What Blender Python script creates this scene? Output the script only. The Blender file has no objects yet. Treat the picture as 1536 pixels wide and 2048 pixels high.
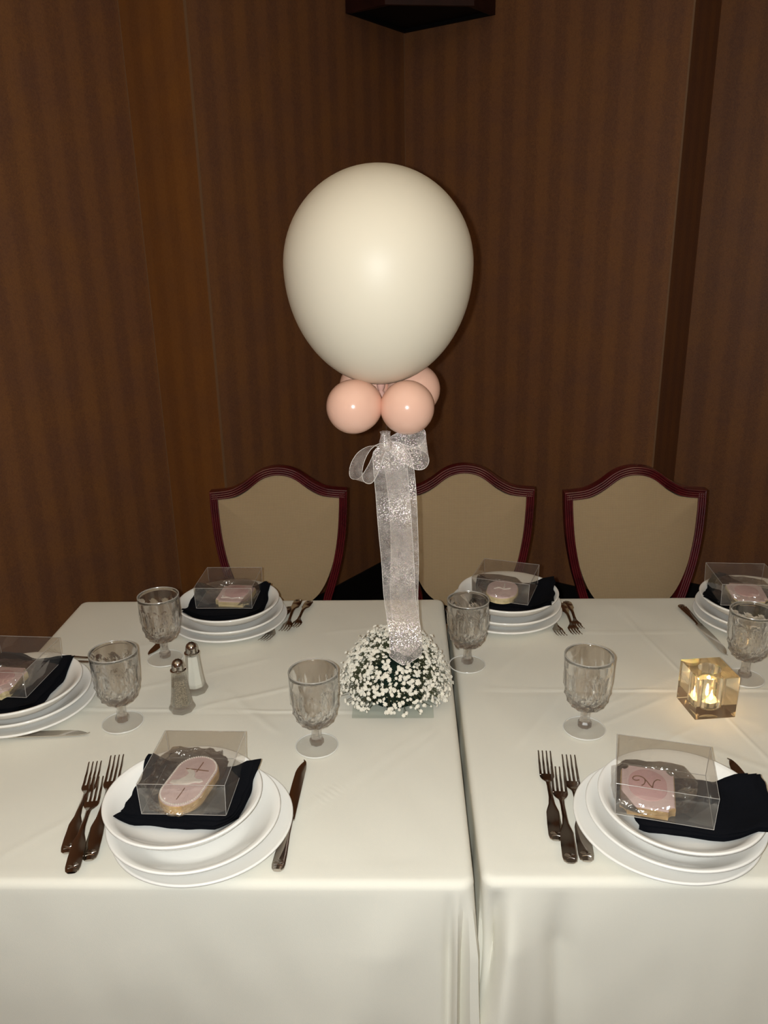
import bpy, bmesh, math, random
from mathutils import Vector, Matrix, noise
PI = math.pi
sc = bpy.context.scene
COL = sc.collection
rnd = random.Random(7)

# ------------------------------------------------------------------ camera
def make_camera():
    pitch, roll, yaw = math.radians(18.45), math.radians(1.15), math.radians(1.8)
    fw = Vector((0, math.cos(pitch), -math.sin(pitch)))
    rt = Vector((1, 0, 0)); up = rt.cross(fw)
    r = rt*math.cos(roll) - up*math.sin(roll)
    u = rt*math.sin(roll) + up*math.cos(roll)
    Z = Matrix.Rotation(yaw, 3, 'Z')
    fw, r, u = Z@fw, Z@r, Z@u
    cd = bpy.data.cameras.new('camera'); co = bpy.data.objects.new('camera', cd); COL.objects.link(co)
    cd.sensor_fit = 'VERTICAL'; cd.sensor_height = 36; cd.sensor_width = 27
    cd.lens = 1590/2048*36; cd.clip_start = .02; cd.clip_end = 50
    m = Matrix((r, u, -fw)).transposed().to_4x4(); m.translation = Vector((0, 0, 1.58))
    co.matrix_world = m
    sc.camera = co
    return m
CAM = make_camera()

# ------------------------------------------------------------------ light
sc.view_settings.view_transform = 'Standard'
try: sc.view_settings.look = 'None'
except Exception: pass
sc.view_settings.gamma = 1.0
sc.view_settings.use_curve_mapping = False
sc.view_settings.exposure = 0.0
w = bpy.data.worlds.new('world'); sc.world = w; w.use_nodes = True
w.node_tree.nodes['Background'].inputs[0].default_value = (1, .85, .65, 1)
w.node_tree.nodes['Background'].inputs[1].default_value = .02

def lamp(name, kind, loc, energy, color, size, rot=(0, 0, 0)):
    l = bpy.data.lights.new(name, kind); o = bpy.data.objects.new(name, l); COL.objects.link(o)
    o.location = loc; o.rotation_euler = rot; l.energy = energy; l.color = color
    if kind == 'AREA': l.shape = 'DISK'; l.size = size
    else: l.shadow_soft_size = size
    return o
# the phone's flash, two centimetres left of its lens
flash = lamp('phone_flash', 'POINT', CAM @ Vector((-.02, .004, .0)), 59.5, (.95, 1, .985), .005)
# unseen uplights added as ceiling-bounce fill, and two far room sconces behind the camera
CEIL = 3.05
FILL_UP = [(-1.75, .2), (1.35, .1), (-1.1, -1.5), (.9, -1.6)]
for x, y in FILL_UP:
    lamp('cove_uplight_lamp', 'AREA', (x, y, 2.36), 8.6, (1, .80, .55), .34, (PI, 0, 0))
SCONCE = [(-1.55, -1.35), (.55, -2.3)]
for x, y in SCONCE:
    lamp('sconce_bulb', 'POINT', (x, y, 1.86), 2.2, (1, .80, .55), .03)

# ------------------------------------------------------------------ materials
def mat(name):
    m = bpy.data.materials.new(name); m.use_nodes = True
    nt = m.node_tree; b = nt.nodes.get('Principled BSDF')
    return m, nt, b
def lin(r, g, b):
    f = lambda c: (c/255/12.92) if c/255 <= .04045 else ((c/255+.055)/1.055)**2.4
    return (f(r), f(g), f(b), 1)
def plain(name, col, rough=.5, metal=0., spec=.5, bump=0., bscale=300., coat=0., subsurf=0.):
    m, nt, b = mat(name)
    b.inputs['Base Color'].default_value = col; b.inputs['Roughness'].default_value = rough
    b.inputs['Metallic'].default_value = metal; b.inputs['Specular IOR Level'].default_value = spec
    b.inputs['Coat Weight'].default_value = coat; b.inputs['Coat Roughness'].default_value = .06
    if subsurf:
        b.inputs['Subsurface Weight'].default_value = subsurf; b.inputs['Subsurface Scale'].default_value = .01
    if bump:
        tc = nt.nodes.new('ShaderNodeTexCoord'); n = nt.nodes.new('ShaderNodeTexNoise'); n.inputs['Scale'].default_value = bscale
        n.inputs['Detail'].default_value = 3
        bp = nt.nodes.new('ShaderNodeBump'); bp.inputs['Strength'].default_value = bump; bp.inputs['Distance'].default_value = .002
        nt.links.new(tc.outputs['Object'], n.inputs['Vector']); nt.links.new(n.outputs['Fac'], bp.inputs['Height']); nt.links.new(bp.outputs['Normal'], b.inputs['Normal'])
    return m
def noisy(name, c1, c2, scale, rough=.5, lo=.35, hi=.65, metal=0, spec=.5, bump=.0, detail=4, coat=0):
    m, nt, b = mat(name)
    tc = nt.nodes.new('ShaderNodeTexCoord'); n = nt.nodes.new('ShaderNodeTexNoise'); n.inputs['Scale'].default_value = scale; n.inputs['Detail'].default_value = detail
    r = nt.nodes.new('ShaderNodeValToRGB'); r.color_ramp.elements[0].position = lo; r.color_ramp.elements[1].position = hi
    r.color_ramp.elements[0].color = c1; r.color_ramp.elements[1].color = c2
    nt.links.new(tc.outputs['Object'], n.inputs['Vector']); nt.links.new(n.outputs['Fac'], r.inputs['Fac']); nt.links.new(r.outputs['Color'], b.inputs['Base Color'])
    b.inputs['Roughness'].default_value = rough; b.inputs['Metallic'].default_value = metal; b.inputs['Specular IOR Level'].default_value = spec
    b.inputs['Coat Weight'].default_value = coat
    if bump:
        bp = nt.nodes.new('ShaderNodeBump'); bp.inputs['Strength'].default_value = bump; bp.inputs['Distance'].default_value = .002
        nt.links.new(n.outputs['Fac'], bp.inputs['Height']); nt.links.new(bp.outputs['Normal'], b.inputs['Normal'])
    return m

def wallpaper(name, cl, cd, period=.105):
    """striped damask paper: soft vertical stripes along local x, fine scroll relief"""
    m, nt, b = mat(name); N = nt.nodes.new; L = nt.links.new
    tc = N('ShaderNodeTexCoord'); sep = N('ShaderNodeSeparateXYZ'); L(tc.outputs['Object'], sep.inputs[0])
    nz = N('ShaderNodeTexNoise'); nz.inputs['Scale'].default_value = 45; nz.inputs['Detail'].default_value = 4; L(tc.outputs['Object'], nz.inputs['Vector'])
    a = N('ShaderNodeMath'); a.operation = 'MULTIPLY_ADD'; L(nz.outputs['Fac'], a.inputs[0]); a.inputs[1].default_value = .022; L(sep.outputs['X'], a.inputs[2])
    s1 = N('ShaderNodeMath'); s1.operation = 'MULTIPLY'; L(a.outputs[0], s1.inputs[0]); s1.inputs[1].default_value = 2*PI/period
    s2 = N('ShaderNodeMath'); s2.operation = 'SINE'; L(s1.outputs[0], s2.inputs[0])
    rp = N('ShaderNodeMapRange'); L(s2.outputs[0], rp.inputs[0]); rp.inputs[1].default_value = -.5; rp.inputs[2].default_value = .5
    # scrolls
    mp = N('ShaderNodeMapping'); L(tc.outputs['Object'], mp.inputs[0]); mp.inputs['Scale'].default_value = (1, 1, .6)
    wv = N('ShaderNodeTexNoise'); wv.inputs['Scale'].default_value = 130; wv.inputs['Detail'].default_value = 3; wv.inputs['Distortion'].default_value = 2.2; L(mp.outputs[0], wv.inputs['Vector'])
    sc2 = N('ShaderNodeMapRange'); L(wv.outputs['Fac'], sc2.inputs[0]); sc2.inputs[1].default_value = .38; sc2.inputs[2].default_value = .62
    big = N('ShaderNodeTexNoise'); big.inputs['Scale'].default_value = 7; big.inputs['Detail'].default_value = 2; L(tc.outputs['Object'], big.inputs['Vector'])
    f = N('ShaderNodeMath'); f.operation = 'MULTIPLY'; L(sc2.outputs[0], f.inputs[0]); f.inputs[1].default_value = .62
    g = N('ShaderNodeMath'); g.operation = 'MULTIPLY_ADD'; L(rp.outputs[0], g.inputs[0]); g.inputs[1].default_value = .50; L(f.outputs[0], g.inputs[2])
    mx = N('ShaderNodeMix'); mx.data_type = 'RGBA'; L(g.outputs[0], mx.inputs[0]); mx.inputs[6].default_value = cd; mx.inputs[7].default_value = cl
    mr = N('ShaderNodeMapRange'); L(big.outputs['Fac'], mr.inputs[0]); mr.inputs[1].default_value = .35; mr.inputs[2].default_value = .65
    m2 = N('ShaderNodeMix'); m2.data_type = 'RGBA'; m2.blend_type = 'MULTIPLY'; m2.inputs[0].default_value = 1
    tint = N('ShaderNodeMix'); tint.data_type = 'RGBA'; L(mr.outputs[0], tint.inputs[0]); tint.inputs[6].default_value = (.92, .90, 1.0, 1); tint.inputs[7].default_value = (1.05, 1.0, .88, 1)
    L(mx.outputs[2], m2.inputs[6]); L(tint.outputs[2], m2.inputs[7]); L(m2.outputs[2], b.inputs['Base Color'])
    bp = N('ShaderNodeBump'); bp.inputs['Strength'].default_value = .35; bp.inputs['Distance'].default_value = .002
    L(wv.outputs['Fac'], bp.inputs['Height']); L(bp.outputs['Normal'], b.inputs['Normal'])
    b.inputs['Roughness'].default_value = .5; b.inputs['Specular IOR Level'].default_value = .35
    return m

def glass(name, trans, tint=(1, 1, 1, 1), rough=0., ior=1.5, see=(1, 1, 1, 1), glint=0., grough=.12):
    m, nt, b = mat(name); N = nt.nodes.new; L = nt.links.new
    nt.nodes.remove(b); out = nt.nodes['Material Output']
    g = N('ShaderNodeBsdfGlass'); g.inputs['Color'].default_value = tint; g.inputs['Roughness'].default_value = rough; g.inputs['IOR'].default_value = ior
    t = N('ShaderNodeBsdfTransparent'); t.inputs['Color'].default_value = see
    mx = N('ShaderNodeMixShader'); mx.inputs[0].default_value = trans
    L(g.outputs[0], mx.inputs[1]); L(t.outputs[0], mx.inputs[2]); last = mx
    if glint:                                                    # fire-polished skin: a slightly soft gloss over the clear body
        gl = N('ShaderNodeBsdfGlossy'); gl.inputs['Roughness'].default_value = grough
        m2 = N('ShaderNodeMixShader'); m2.inputs[0].default_value = glint; L(mx.outputs[0], m2.inputs[1]); L(gl.outputs[0], m2.inputs[2]); last = m2
    L(last.outputs[0], out.inputs['Surface'])
    return m
def film(name, see, gloss=.12, rough=.05, haze=0., hazecol=(1, 1, 1, 1), bump=0., bscale=60):
    """thin clear plastic film: lets light straight through, mirrors a little"""
    m, nt, b = mat(name); N = nt.nodes.new; L = nt.links.new
    nt.nodes.remove(b); out = nt.nodes['Material Output']
    t = N('ShaderNodeBsdfTransparent'); t.inputs['Color'].default_value = see
    g = N('ShaderNodeBsdfGlossy'); g.inputs['Roughness'].default_value = rough; g.inputs['Color'].default_value = (1, 1, 1, 1)
    lw = N('ShaderNodeLayerWeight'); lw.inputs['Blend'].default_value = .25
    ma = N('ShaderNodeMath'); ma.operation = 'MULTIPLY_ADD'; L(lw.outputs['Facing'], ma.inputs[0]); ma.inputs[1].default_value = .15; ma.inputs[2].default_value = gloss
    mx = N('ShaderNodeMixShader'); L(ma.outputs[0], mx.inputs[0]); L(t.outputs[0], mx.inputs[1]); L(g.outputs[0], mx.inputs[2])
    last = mx
    if haze:
        d = N('ShaderNodeBsdfDiffuse'); d.inputs['Color'].default_value = hazecol
        m3 = N('ShaderNodeMixShader'); m3.inputs[0].default_value = haze; L(mx.outputs[0], m3.inputs[1]); L(d.outputs[0], m3.inputs[2]); last = m3
    if bump:
        tc = N('ShaderNodeTexCoord'); n = N('ShaderNodeTexNoise'); n.inputs['Scale'].default_value = bscale; n.inputs['Detail'].default_value = 2; L(tc.outputs['Object'], n.inputs['Vector'])
        bp = N('ShaderNodeBump'); bp.inputs['Strength'].default_value = bump; bp.inputs['Distance'].default_value = .01; L(n.outputs['Fac'], bp.inputs['Height']); L(bp.outputs['Normal'], g.inputs['Normal'])
    L(last.outputs[0], out.inputs['Surface'])
    return m
def organza(name):
    m, nt, b = mat(name); N = nt.nodes.new; L = nt.links.new
    nt.nodes.remove(b); out = nt.nodes['Material Output']
    tc = N('ShaderNodeTexCoord')
    t = N('ShaderNodeBsdfTransparent'); t.inputs['Color'].default_value = (1, .98, .96, 1)
    d = N('ShaderNodeBsdfDiffuse'); d.inputs['Color'].default_value = (.86, .80, .76, 1)
    tr = N('ShaderNodeBsdfTranslucent'); tr.inputs['Color'].default_value = (.7, .66, .62, 1)
    dm = N('ShaderNodeMixShader'); dm.inputs[0].default_value = .3; L(d.outputs[0], dm.inputs[1]); L(tr.outputs[0], dm.inputs[2])
    n1 = N('ShaderNodeTexNoise'); n1.inputs['Scale'].default_value = 70; n1.inputs['Detail'].default_value = 5; L(tc.outputs['Object'], n1.inputs['Vector'])
    mr = N('ShaderNodeMapRange'); L(n1.outputs['Fac'], mr.inputs[0]); mr.inputs[1].default_value = .35; mr.inputs[2].default_value = .75; mr.inputs[3].default_value = .24; mr.inputs[4].default_value = .50
    mx = N('ShaderNodeMixShader'); L(mr.outputs[0], mx.inputs[0]); L(t.outputs[0], mx.inputs[1]); L(dm.outputs[0], mx.inputs[2])
    # glitter: little facets, each with its own tilt and tint
    v = N('ShaderNodeTexVoronoi'); v.inputs['Scale'].default_value = 800; L(tc.outputs['Object'], v.inputs['Vector'])
    th = N('ShaderNodeMath'); th.operation = 'GREATER_THAN'; sp = N('ShaderNodeSeparateColor'); L(v.outputs['Color'], sp.inputs[0]); L(sp.outputs[0], th.inputs[0]); th.inputs[1].default_value = .80
    hs = N('ShaderNodeMix'); hs.data_type = 'RGBA'; hs.inputs[0].default_value = .25; hs.inputs[6].default_value = (1, .97, .94, 1); L(v.outputs['Color'], hs.inputs[7])
    g = N('ShaderNodeBsdfGlossy'); g.inputs['Roughness'].default_value = .50; L(hs.outputs[2], g.inputs['Color'])
    bp = N('ShaderNodeBump'); bp.inputs['Strength'].default_value = .6; bp.inputs['Distance'].default_value = .003; L(sp.outputs[1], bp.inputs['Height']); L(bp.outputs['Normal'], g.inputs['Normal'])
    ml = N('ShaderNodeMath'); ml.operation = 'MULTIPLY'; L(th.outputs[0], ml.inputs[0]); ml.inputs[1].default_value = .50
    m2 = N('ShaderNodeMixShader'); L(ml.outputs[0], m2.inputs[0]); L(mx.outputs[0], m2.inputs[1]); L(g.outputs[0], m2.inputs[2])
    L(m2.outputs[0], out.inputs['Surface'])
    return m
def fabric(name, col, col2, scale, bump, rough=.9):
    m, nt, b = mat(name); N = nt.nodes.new; L = nt.links.new
    tc = N('ShaderNodeTexCoord'); mp = N('ShaderNodeMapping'); mp.inputs['Rotation'].default_value = (0, PI/4, 0); L(tc.outputs['Object'], mp.inputs[0])
    sep = N('ShaderNodeSeparateXYZ'); L(mp.outputs[0], sep.inputs[0])
    def sn(o):
        a = N('ShaderNodeMath'); a.operation = 'MULTIPLY'; L(sep.outputs[o], a.inputs[0]); a.inputs[1].default_value = scale
        s = N('ShaderNodeMath'); s.operation = 'SINE'; L(a.outputs[0], s.inputs[0]); return s
    x, z = sn('X'), sn('Z')
    ad = N('ShaderNodeMath'); ad.operation = 'MULTIPLY'; L(x.outputs[0], ad.inputs[0]); L(z.outputs[0], ad.inputs[1])
    mr = N('ShaderNodeMapRange'); L(ad.outputs[0], mr.inputs[0]); mr.inputs[1].default_value = -1; mr.inputs[2].default_value = 1
    mx = N('ShaderNodeMix'); mx.data_type = 'RGBA'; L(mr.outputs[0], mx.inputs[0]); mx.inputs[6].default_value = col; mx.inputs[7].default_value = col2
    L(mx.outputs[2], b.inputs['Base Color'])
    bp = N('ShaderNodeBump'); bp.inputs['Strength'].default_value = bump; bp.inputs['Distance'].default_value = .001; L(ad.outputs[0], bp.inputs['Height']); L(bp.outputs['Normal'], b.inputs['Normal'])
    b.inputs['Roughness'].default_value = rough; b.inputs['Specular IOR Level'].default_value = .15
    b.inputs['Sheen Weight'].default_value = .05
    return m

M = {}
M['paper'] = wallpaper('striped_wallpaper', (.262, .118, .048, 1), (.178, .080, .040, 1))
M['paper_return'] = wallpaper('striped_wallpaper_warm_lot', (.285, .120, .034, 1), (.225, .092, .028, 1))  # oranger copy for the left return: flash sheen put into the colour
M['ceil'] = plain('ceiling_paint', (.72, .66, .55, 1), .9)
M['carpet'] = noisy('dark_carpet', (.004, .003, .003, 1), (.012, .009, .008, 1), 90, .95, spec=.1)
M['base'] = plain('black_baseboard', (.006, .005, .005, 1), .55, spec=.3)
M['guard'] = plain('corner_guard_vinyl', (.24, .135, .07, 1), .4)
M['cloth'] = plain('white_linen', (.80, .775, .69, 1), .9, spec=.12, bump=.10, bscale=900)
M['mahog'] = noisy('red_mahogany', (.060, .0035, .008, 1), (.115, .008, .013, 1), 18, .24, spec=.5, coat=.8)
M['darkmahog'] = noisy('dark_mahogany', (.020, .004, .003, 1), (.035, .008, .005, 1), 14, .45, spec=.3)
M['black'] = plain('black_paint', (.003, .0025, .0025, 1), .7, spec=.2)
M['uphol'] = fabric('beige_weave', (.37, .27, .155, 1), (.52, .39, .24, 1), 1700, .4)
M['steel'] = plain('stainless_steel', (.50, .46, .42, 1), .16, 1.0)
M['blade'] = plain('polished_blade', (.62, .58, .54, 1), .14, 1.0)
M['china'] = plain('white_china', (.91, .89, .85, 1), .12, spec=.5)
M['napkin'] = plain('black_linen', (.0045, .005, .0075, 1), .95, spec=.1, bump=.25, bscale=800)
M['cream'] = plain('cream_latex', (.70, .625, .50, 1), .46, spec=.34)
M['pink'] = plain('blush_latex', (.77, .465, .355, 1), .16, spec=.5)
M['knotpink'] = plain('blush_latex_knot', (.70, .40, .33, 1), .3)
M['organza'] = organza('glitter_organza')
M['hem'] = plain('organza_hem', (.70, .66, .62, 1), .5)
M['tube'] = film('clear_acrylic_tube', (.93, .88, .74, 1), .10, .08)
M['mirrorplate'] = glass('acrylic_plate', .86, (.95, .97, .96, 1), see=(.97, .985, .975, 1))
M['petal'] = plain('white_petals', (.82, .775, .68, 1), .8, spec=.2)
M['bud'] = plain('small_buds', (.58, .54, .42, 1), .8, spec=.2)
M['foam'] = noisy('floral_foam', (.004, .010, .007, 1), (.010, .022, .015, 1), 120, .95, spec=.1)
M['stem'] = plain('green_stems', (.065, .068, .034, 1), .8, spec=.2)
M['glass'] = glass('pressed_glass', .10, glint=.025, grough=.09)
M['footglass'] = glass('pressed_glass_foot', .84, glint=.04, grough=.2)
M['stemglass'] = glass('pressed_glass_stem', .40, glint=.10, grough=.16)
M['lipglass'] = film('polished_lip', (.93, .92, .90, 1), .10, .2, haze=.30, hazecol=(.80, .76, .70, 1))  # pale haze painted in to lighten the dark glass at the lip
M['rimglass'] = film('ground_glass_rim', (.95, .95, .93, 1), .12, .25, haze=.72, hazecol=(.92, .91, .87, 1))  # white haze paints the flash light piped into the foot's edge
M['crystal'] = glass('thick_crystal', .06, (1, .97, .90, 1), glint=.02, grough=.08)
M['shaker'] = glass('shaker_glass', .60, (1, 1, .97, 1), glint=.06, grough=.12)
M['salt'] = plain('salt', (.82, .80, .74, 1), .95, bump=.3, bscale=1500)
M['pepper'] = noisy('ground_pepper', (.04, .028, .016, 1), (.40, .33, .24, 1), 650, .95, lo=.38, hi=.62)
M['chrome'] = plain('chrome_cap', (.55, .52, .48, 1), .14, 1.0)
M['film'] = film('clear_box_film', (.970, .960, .945, 1), .03, .035, haze=.018)
M['fold'] = film('box_fold', (.80, .78, .75, 1), .25, .1, haze=.35, hazecol=(.9, .88, .85, 1))
M['cello'] = film('cellophane', (.985, .98, .975, 1), .10, .19, bump=.5, bscale=70)
M['biscuit'] = noisy('biscuit', (.44, .27, .11, 1), (.60, .41, .19, 1), 90, .9, bump=.5)
M['palebiscuit'] = noisy('pale_biscuit', (.62, .50, .26, 1), (.72, .60, .36, 1), 90, .9, bump=.3)
M['icing'] = plain('pale_pink_icing', (.72, .545, .545, 1), .42)
M['icing2'] = plain('pink_icing', (.68, .42, .43, 1), .42)
M['royal'] = plain('white_royal_icing', (.84, .79, .74, 1), .45)
M['bronze'] = plain('bronze_lettering', (.22, .10, .05, 1), .4)
M['wax'] = plain('candle_wax', (.80, .62, .42, 1), .5, subsurf=.3)
def emit(name, col, s):
    m, nt, b = mat(name); b.inputs['Base Color'].default_value = (0, 0, 0, 1)
    b.inputs['Emission Color'].default_value = col; b.inputs['Emission Strength'].default_value = s; return m
M['flame'] = emit('flame', (1, .64, .28, 1), 2200)

# ------------------------------------------------------------------ helpers
def bm2obj(name, bm, m, parent=None, smooth=True, loc=None, rz=0):
    me = bpy.data.meshes.new(name); bm.normal_update(); bm.to_mesh(me); bm.free()
    return me2obj(name, me, m, parent, smooth, loc, rz)
def me2obj(name, me, m, parent=None, smooth=True, loc=None, rz=0):
    if m is not None:
        me.materials.clear(); me.materials.append(m)
    if smooth:
        for p in me.polygons: p.use_smooth = True
        try: me.set_sharp_from_angle(angle=math.radians(40))
        except Exception: pass
    o = bpy.data.objects.new(name, me); COL.objects.link(o)
    if parent: o.parent = parent
    if loc is not None: o.location = loc
    if rz: o.rotation_euler = (0, 0, rz)
    return o
def tag(o, label, cat, group=None):
    o['label'] = label; o['category'] = cat
    if group: o['group'] = group
    return o
def thing(name, label, cat, loc=(0, 0, 0), rz=0, group=None):
    o = bpy.data.objects.new(name, None); COL.objects.link(o); o.empty_display_size = .05
    o.location = loc; o.rotation_euler = (0, 0, rz); return tag(o, label, cat, group)
def struct(o): o['kind'] = 'structure'; return o
def stuff(o): o['kind'] = 'stuff'; return o
def dup(root, loc, rz, label, group=None):
    r = root.copy(); COL.objects.link(r); r.location = loc; r.rotation_euler = (0, 0, rz); r['label'] = label
    if group: r['group'] = group
    for ch in list(root.children):
        c = ch.copy(); COL.objects.link(c); c.parent = r
        for g in list(ch.children):
            d = g.copy(); COL.objects.link(d); d.parent = c
    return r
def add_box(bm, lo, hi, bevel=0., rot=None, seg=2):
    r = bmesh.ops.create_cube(bm, size=1)['verts']
    c = [(a+b)/2 for a, b in zip(lo, hi)]; s = [b-a for a, b in zip(lo, hi)]
    for v in r: v.co = Vector((v.co.x*s[0], v.co.y*s[1], v.co.z*s[2]))
    if bevel:
        es = list({e for v in r for e in v.link_edges})
        nr = bmesh.ops.bevel(bm, geom=es, offset=bevel, segments=seg, affect='EDGES', profile=.5)
        r = list({v for f in nr['faces'] for v in f.verts} | {v for v in r if v.is_valid})
    for v in r:
        if rot: v.co = rot @ v.co
        v.co += Vector(c)
    return r
def add_rings(bm, rings, cap0=True, cap1=True, close=True):
    """skin a list of vertex rings (lists of Vectors, equal length)"""
    V = [[bm.verts.new(p) for p in r] for r in rings]
    n = len(V[0]); rng = n if close else n-1
    for a, b in zip(V, V[1:]):
        for i in range(rng):
            j = (i+1) % n
            bm.faces.new((a[i], a[j], b[j], b[i]))
    if cap0: bm.faces.new(list(reversed(V[0])))
    if cap1: bm.faces.new(V[-1])
    return V
def add_lathe(bm, prof, n=48, c=(0, 0, 0), mod=None, cap0=True, cap1=True):
    rings = []
    for k, (r, z) in enumerate(prof):
        ring = []
        for i in range(n):
            t = 2*PI*i/n; rr = r + (mod(t, z, r, k) if mod else 0)
            ring.append(Vector((c[0]+rr*math.cos(t), c[1]+rr*math.sin(t), c[2]+z)))
        rings.append(ring)
    return add_rings(bm, rings, cap0, cap1)
def add_tube(bm, pts, r, n=8, caps=True):
    pts = [Vector(p) for p in pts]; rings = []; ref = Vector((0, 0, 1))
    for i, p in enumerate(pts):
        d = (pts[min(i+1, len(pts)-1)] - pts[max(i-1, 0)]).normalized()
        a = d.cross(ref)
        if a.length < .1: a = d.cross(Vector((1, 0, 0)))
        a.normalize(); b = d.cross(a); rr = r[i] if isinstance(r, (list, tuple)) else r
        rings.append([p + a*rr*math.cos(2*PI*k/n) + b*rr*math.sin(2*PI*k/n) for k in range(n)])
    add_rings(bm, rings, caps, caps)
def add_prism(bm, poly, z0, z1, bevel=0., seg=2):
    """extrude a 2D outline (counter-clockwise) between two heights, optional rounded top edge"""
    lv = [(z0, 0.)]
    if bevel:
        for k in range(seg+1):
            a = PI/2*k/seg; lv.append((z1-bevel+bevel*math.sin(a), bevel*(1-math.cos(a))))
    else: lv.append((z1, 0.))
    n = len(poly); P = [Vector((p[0], p[1])) for p in poly]; nm = []
    for i in range(n):
        t = (P[(i+1) % n]-P[i-1]); t = t.normalized() if t.length > 1e-9 else Vector((1, 0)); nm.append(Vector((-t.y, t.x)))
    rings = [[Vector((P[i].x+nm[i].x*off, P[i].y+nm[i].y*off, z)) for i in range(n)] for z, off in lv]
    add_rings(bm, rings)
def lerp_tab(tab, x):
    if x <= tab[0][0]: return tab[0][1]
    for (a, va), (b, vb) in zip(tab, tab[1:]):
        if x <= b:
            t = (x-a)/(b-a); t = t*t*(3-2*t); return va+(vb-va)*t
    return tab[-1][1]
def lerp_lin(tab, x):
    if x <= tab[0][0]: return tab[0][1]
    for (a, va), (b, vb) in zip(tab, tab[1:]):
        if x <= b: return va+(vb-va)*(x-a)/(b-a)
    return tab[-1][1]
def spline(pts, per=8, closed=False):
    P = [Vector(p) for p in pts]; out = []; n = len(P)
    for i in range(n if closed else n-1):
        g = (lambda k: P[k % n]) if closed else (lambda k: P[max(0, min(n-1, k))])
        p0, p1, p2, p3 = g(i-1), g(i), g(i+1), g(i+2)
        for k in range(per):
            t = k/per
            out.append(.5*((2*p1)+(p2-p0)*t+(2*p0-5*p1+4*p2-p3)*t*t+(3*p1-p0-3*p2+p3)*t**3))
    if not closed: out.append(P[-1])
    return out

T = .76                                           # height of the laid cloth
# ------------------------------------------------------------------ the room
ANG = math.radians(34.5)
KX, KY = .005, 3.73
dL = Vector((-math.sin(ANG), -math.cos(ANG), 0)); dR = Vector((math.cos(ANG), -math.sin(ANG), 0))
K = Vector((KX, KY, 0))
def wall(name, a, b, thick, base=True, out=1, m='paper'):
    """wall slab from a to b (plan), room side on the line a-b, thickness away from the room (left of a->b if out=1)"""
    d = (b-a); L = d.length; rz = math.atan2(d.y, d.x)
    bm = bmesh.new(); add_box(bm, (0, 0 if out > 0 else -thick, 0), (L, thick if out > 0 else 0, CEIL))
    o = struct(bm2obj(name, bm, M[m], None, False, a, rz))
    if base:
        bm = bmesh.new(); y0, y1 = (-.014, -.0005) if out > 0 else (.0005, .014)
        add_box(bm, (0, y0, 0), (L, y1, .135)); add_box(bm, (0, y0*.6 if out > 0 else .0005, .135), (L, y1 if out > 0 else y1*.6, .150))
        struct(bm2obj(name.replace('wall', 'baseboard'), bm, M['base'], None, False, a, rz))
    return o
SL, SR, STEP = 1.176, 1.172, .315
EL, ER = K+dL*SL, K+dR*SR
EL2, ER2 = EL-dR*STEP, ER-dL*STEP                 # the far side of each step
FL_ = EL2+dL*4.2; FR_ = ER2+dR*3.4
wall('wall_left', EL-dL*.004, K, .2); wall('wall_right', K, ER-dR*.004, .2)
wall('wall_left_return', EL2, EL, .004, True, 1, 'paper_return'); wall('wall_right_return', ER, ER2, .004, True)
wall('wall_left_near', FL_, EL2, .15); wall('wall_right_near', ER2, FR_, .15)
BK = FL_ + dR*((FR_-FL_).dot(dR))
wall('wall_rear_left', BK, FL_, .15); wall('wall_rear_right', FR_, BK, .15)
def slab(name, z0, z1, m):
    bm = bmesh.new(); add_box(bm, (0, 0, z0), ((FR_-FL_).dot(dR)+.9, (K-FL_).dot(-dL)+.9, z1))
    rz = math.atan2(dR.y, dR.x)
    return struct(bm2obj(name, bm, M[m], None, False, FL_+dL*.3-dR*.45, rz))
slab('floor', -.1, 0, 'carpet'); slab('ceiling', CEIL, CEIL+.1, 'ceil')
for i, (p, d) in enumerate([(EL, (dL-dR)*0), (ER, None), (EL2, None), (K, None)]):   # slim vinyl corner guards
    bm = bmesh.new()
    if i in (0, 1):
        add_box(bm, (-.003, -.003, .15), (.003, .003, CEIL))
    else:
        add_box(bm, (-.0022, -.0022, .15), (.0022, .0022, CEIL))
    struct(bm2obj('trim_%d' % (i+1), bm, M['guard'], None, False, p - (dL*0), math.atan2(dR.y, dR.x)))

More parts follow.
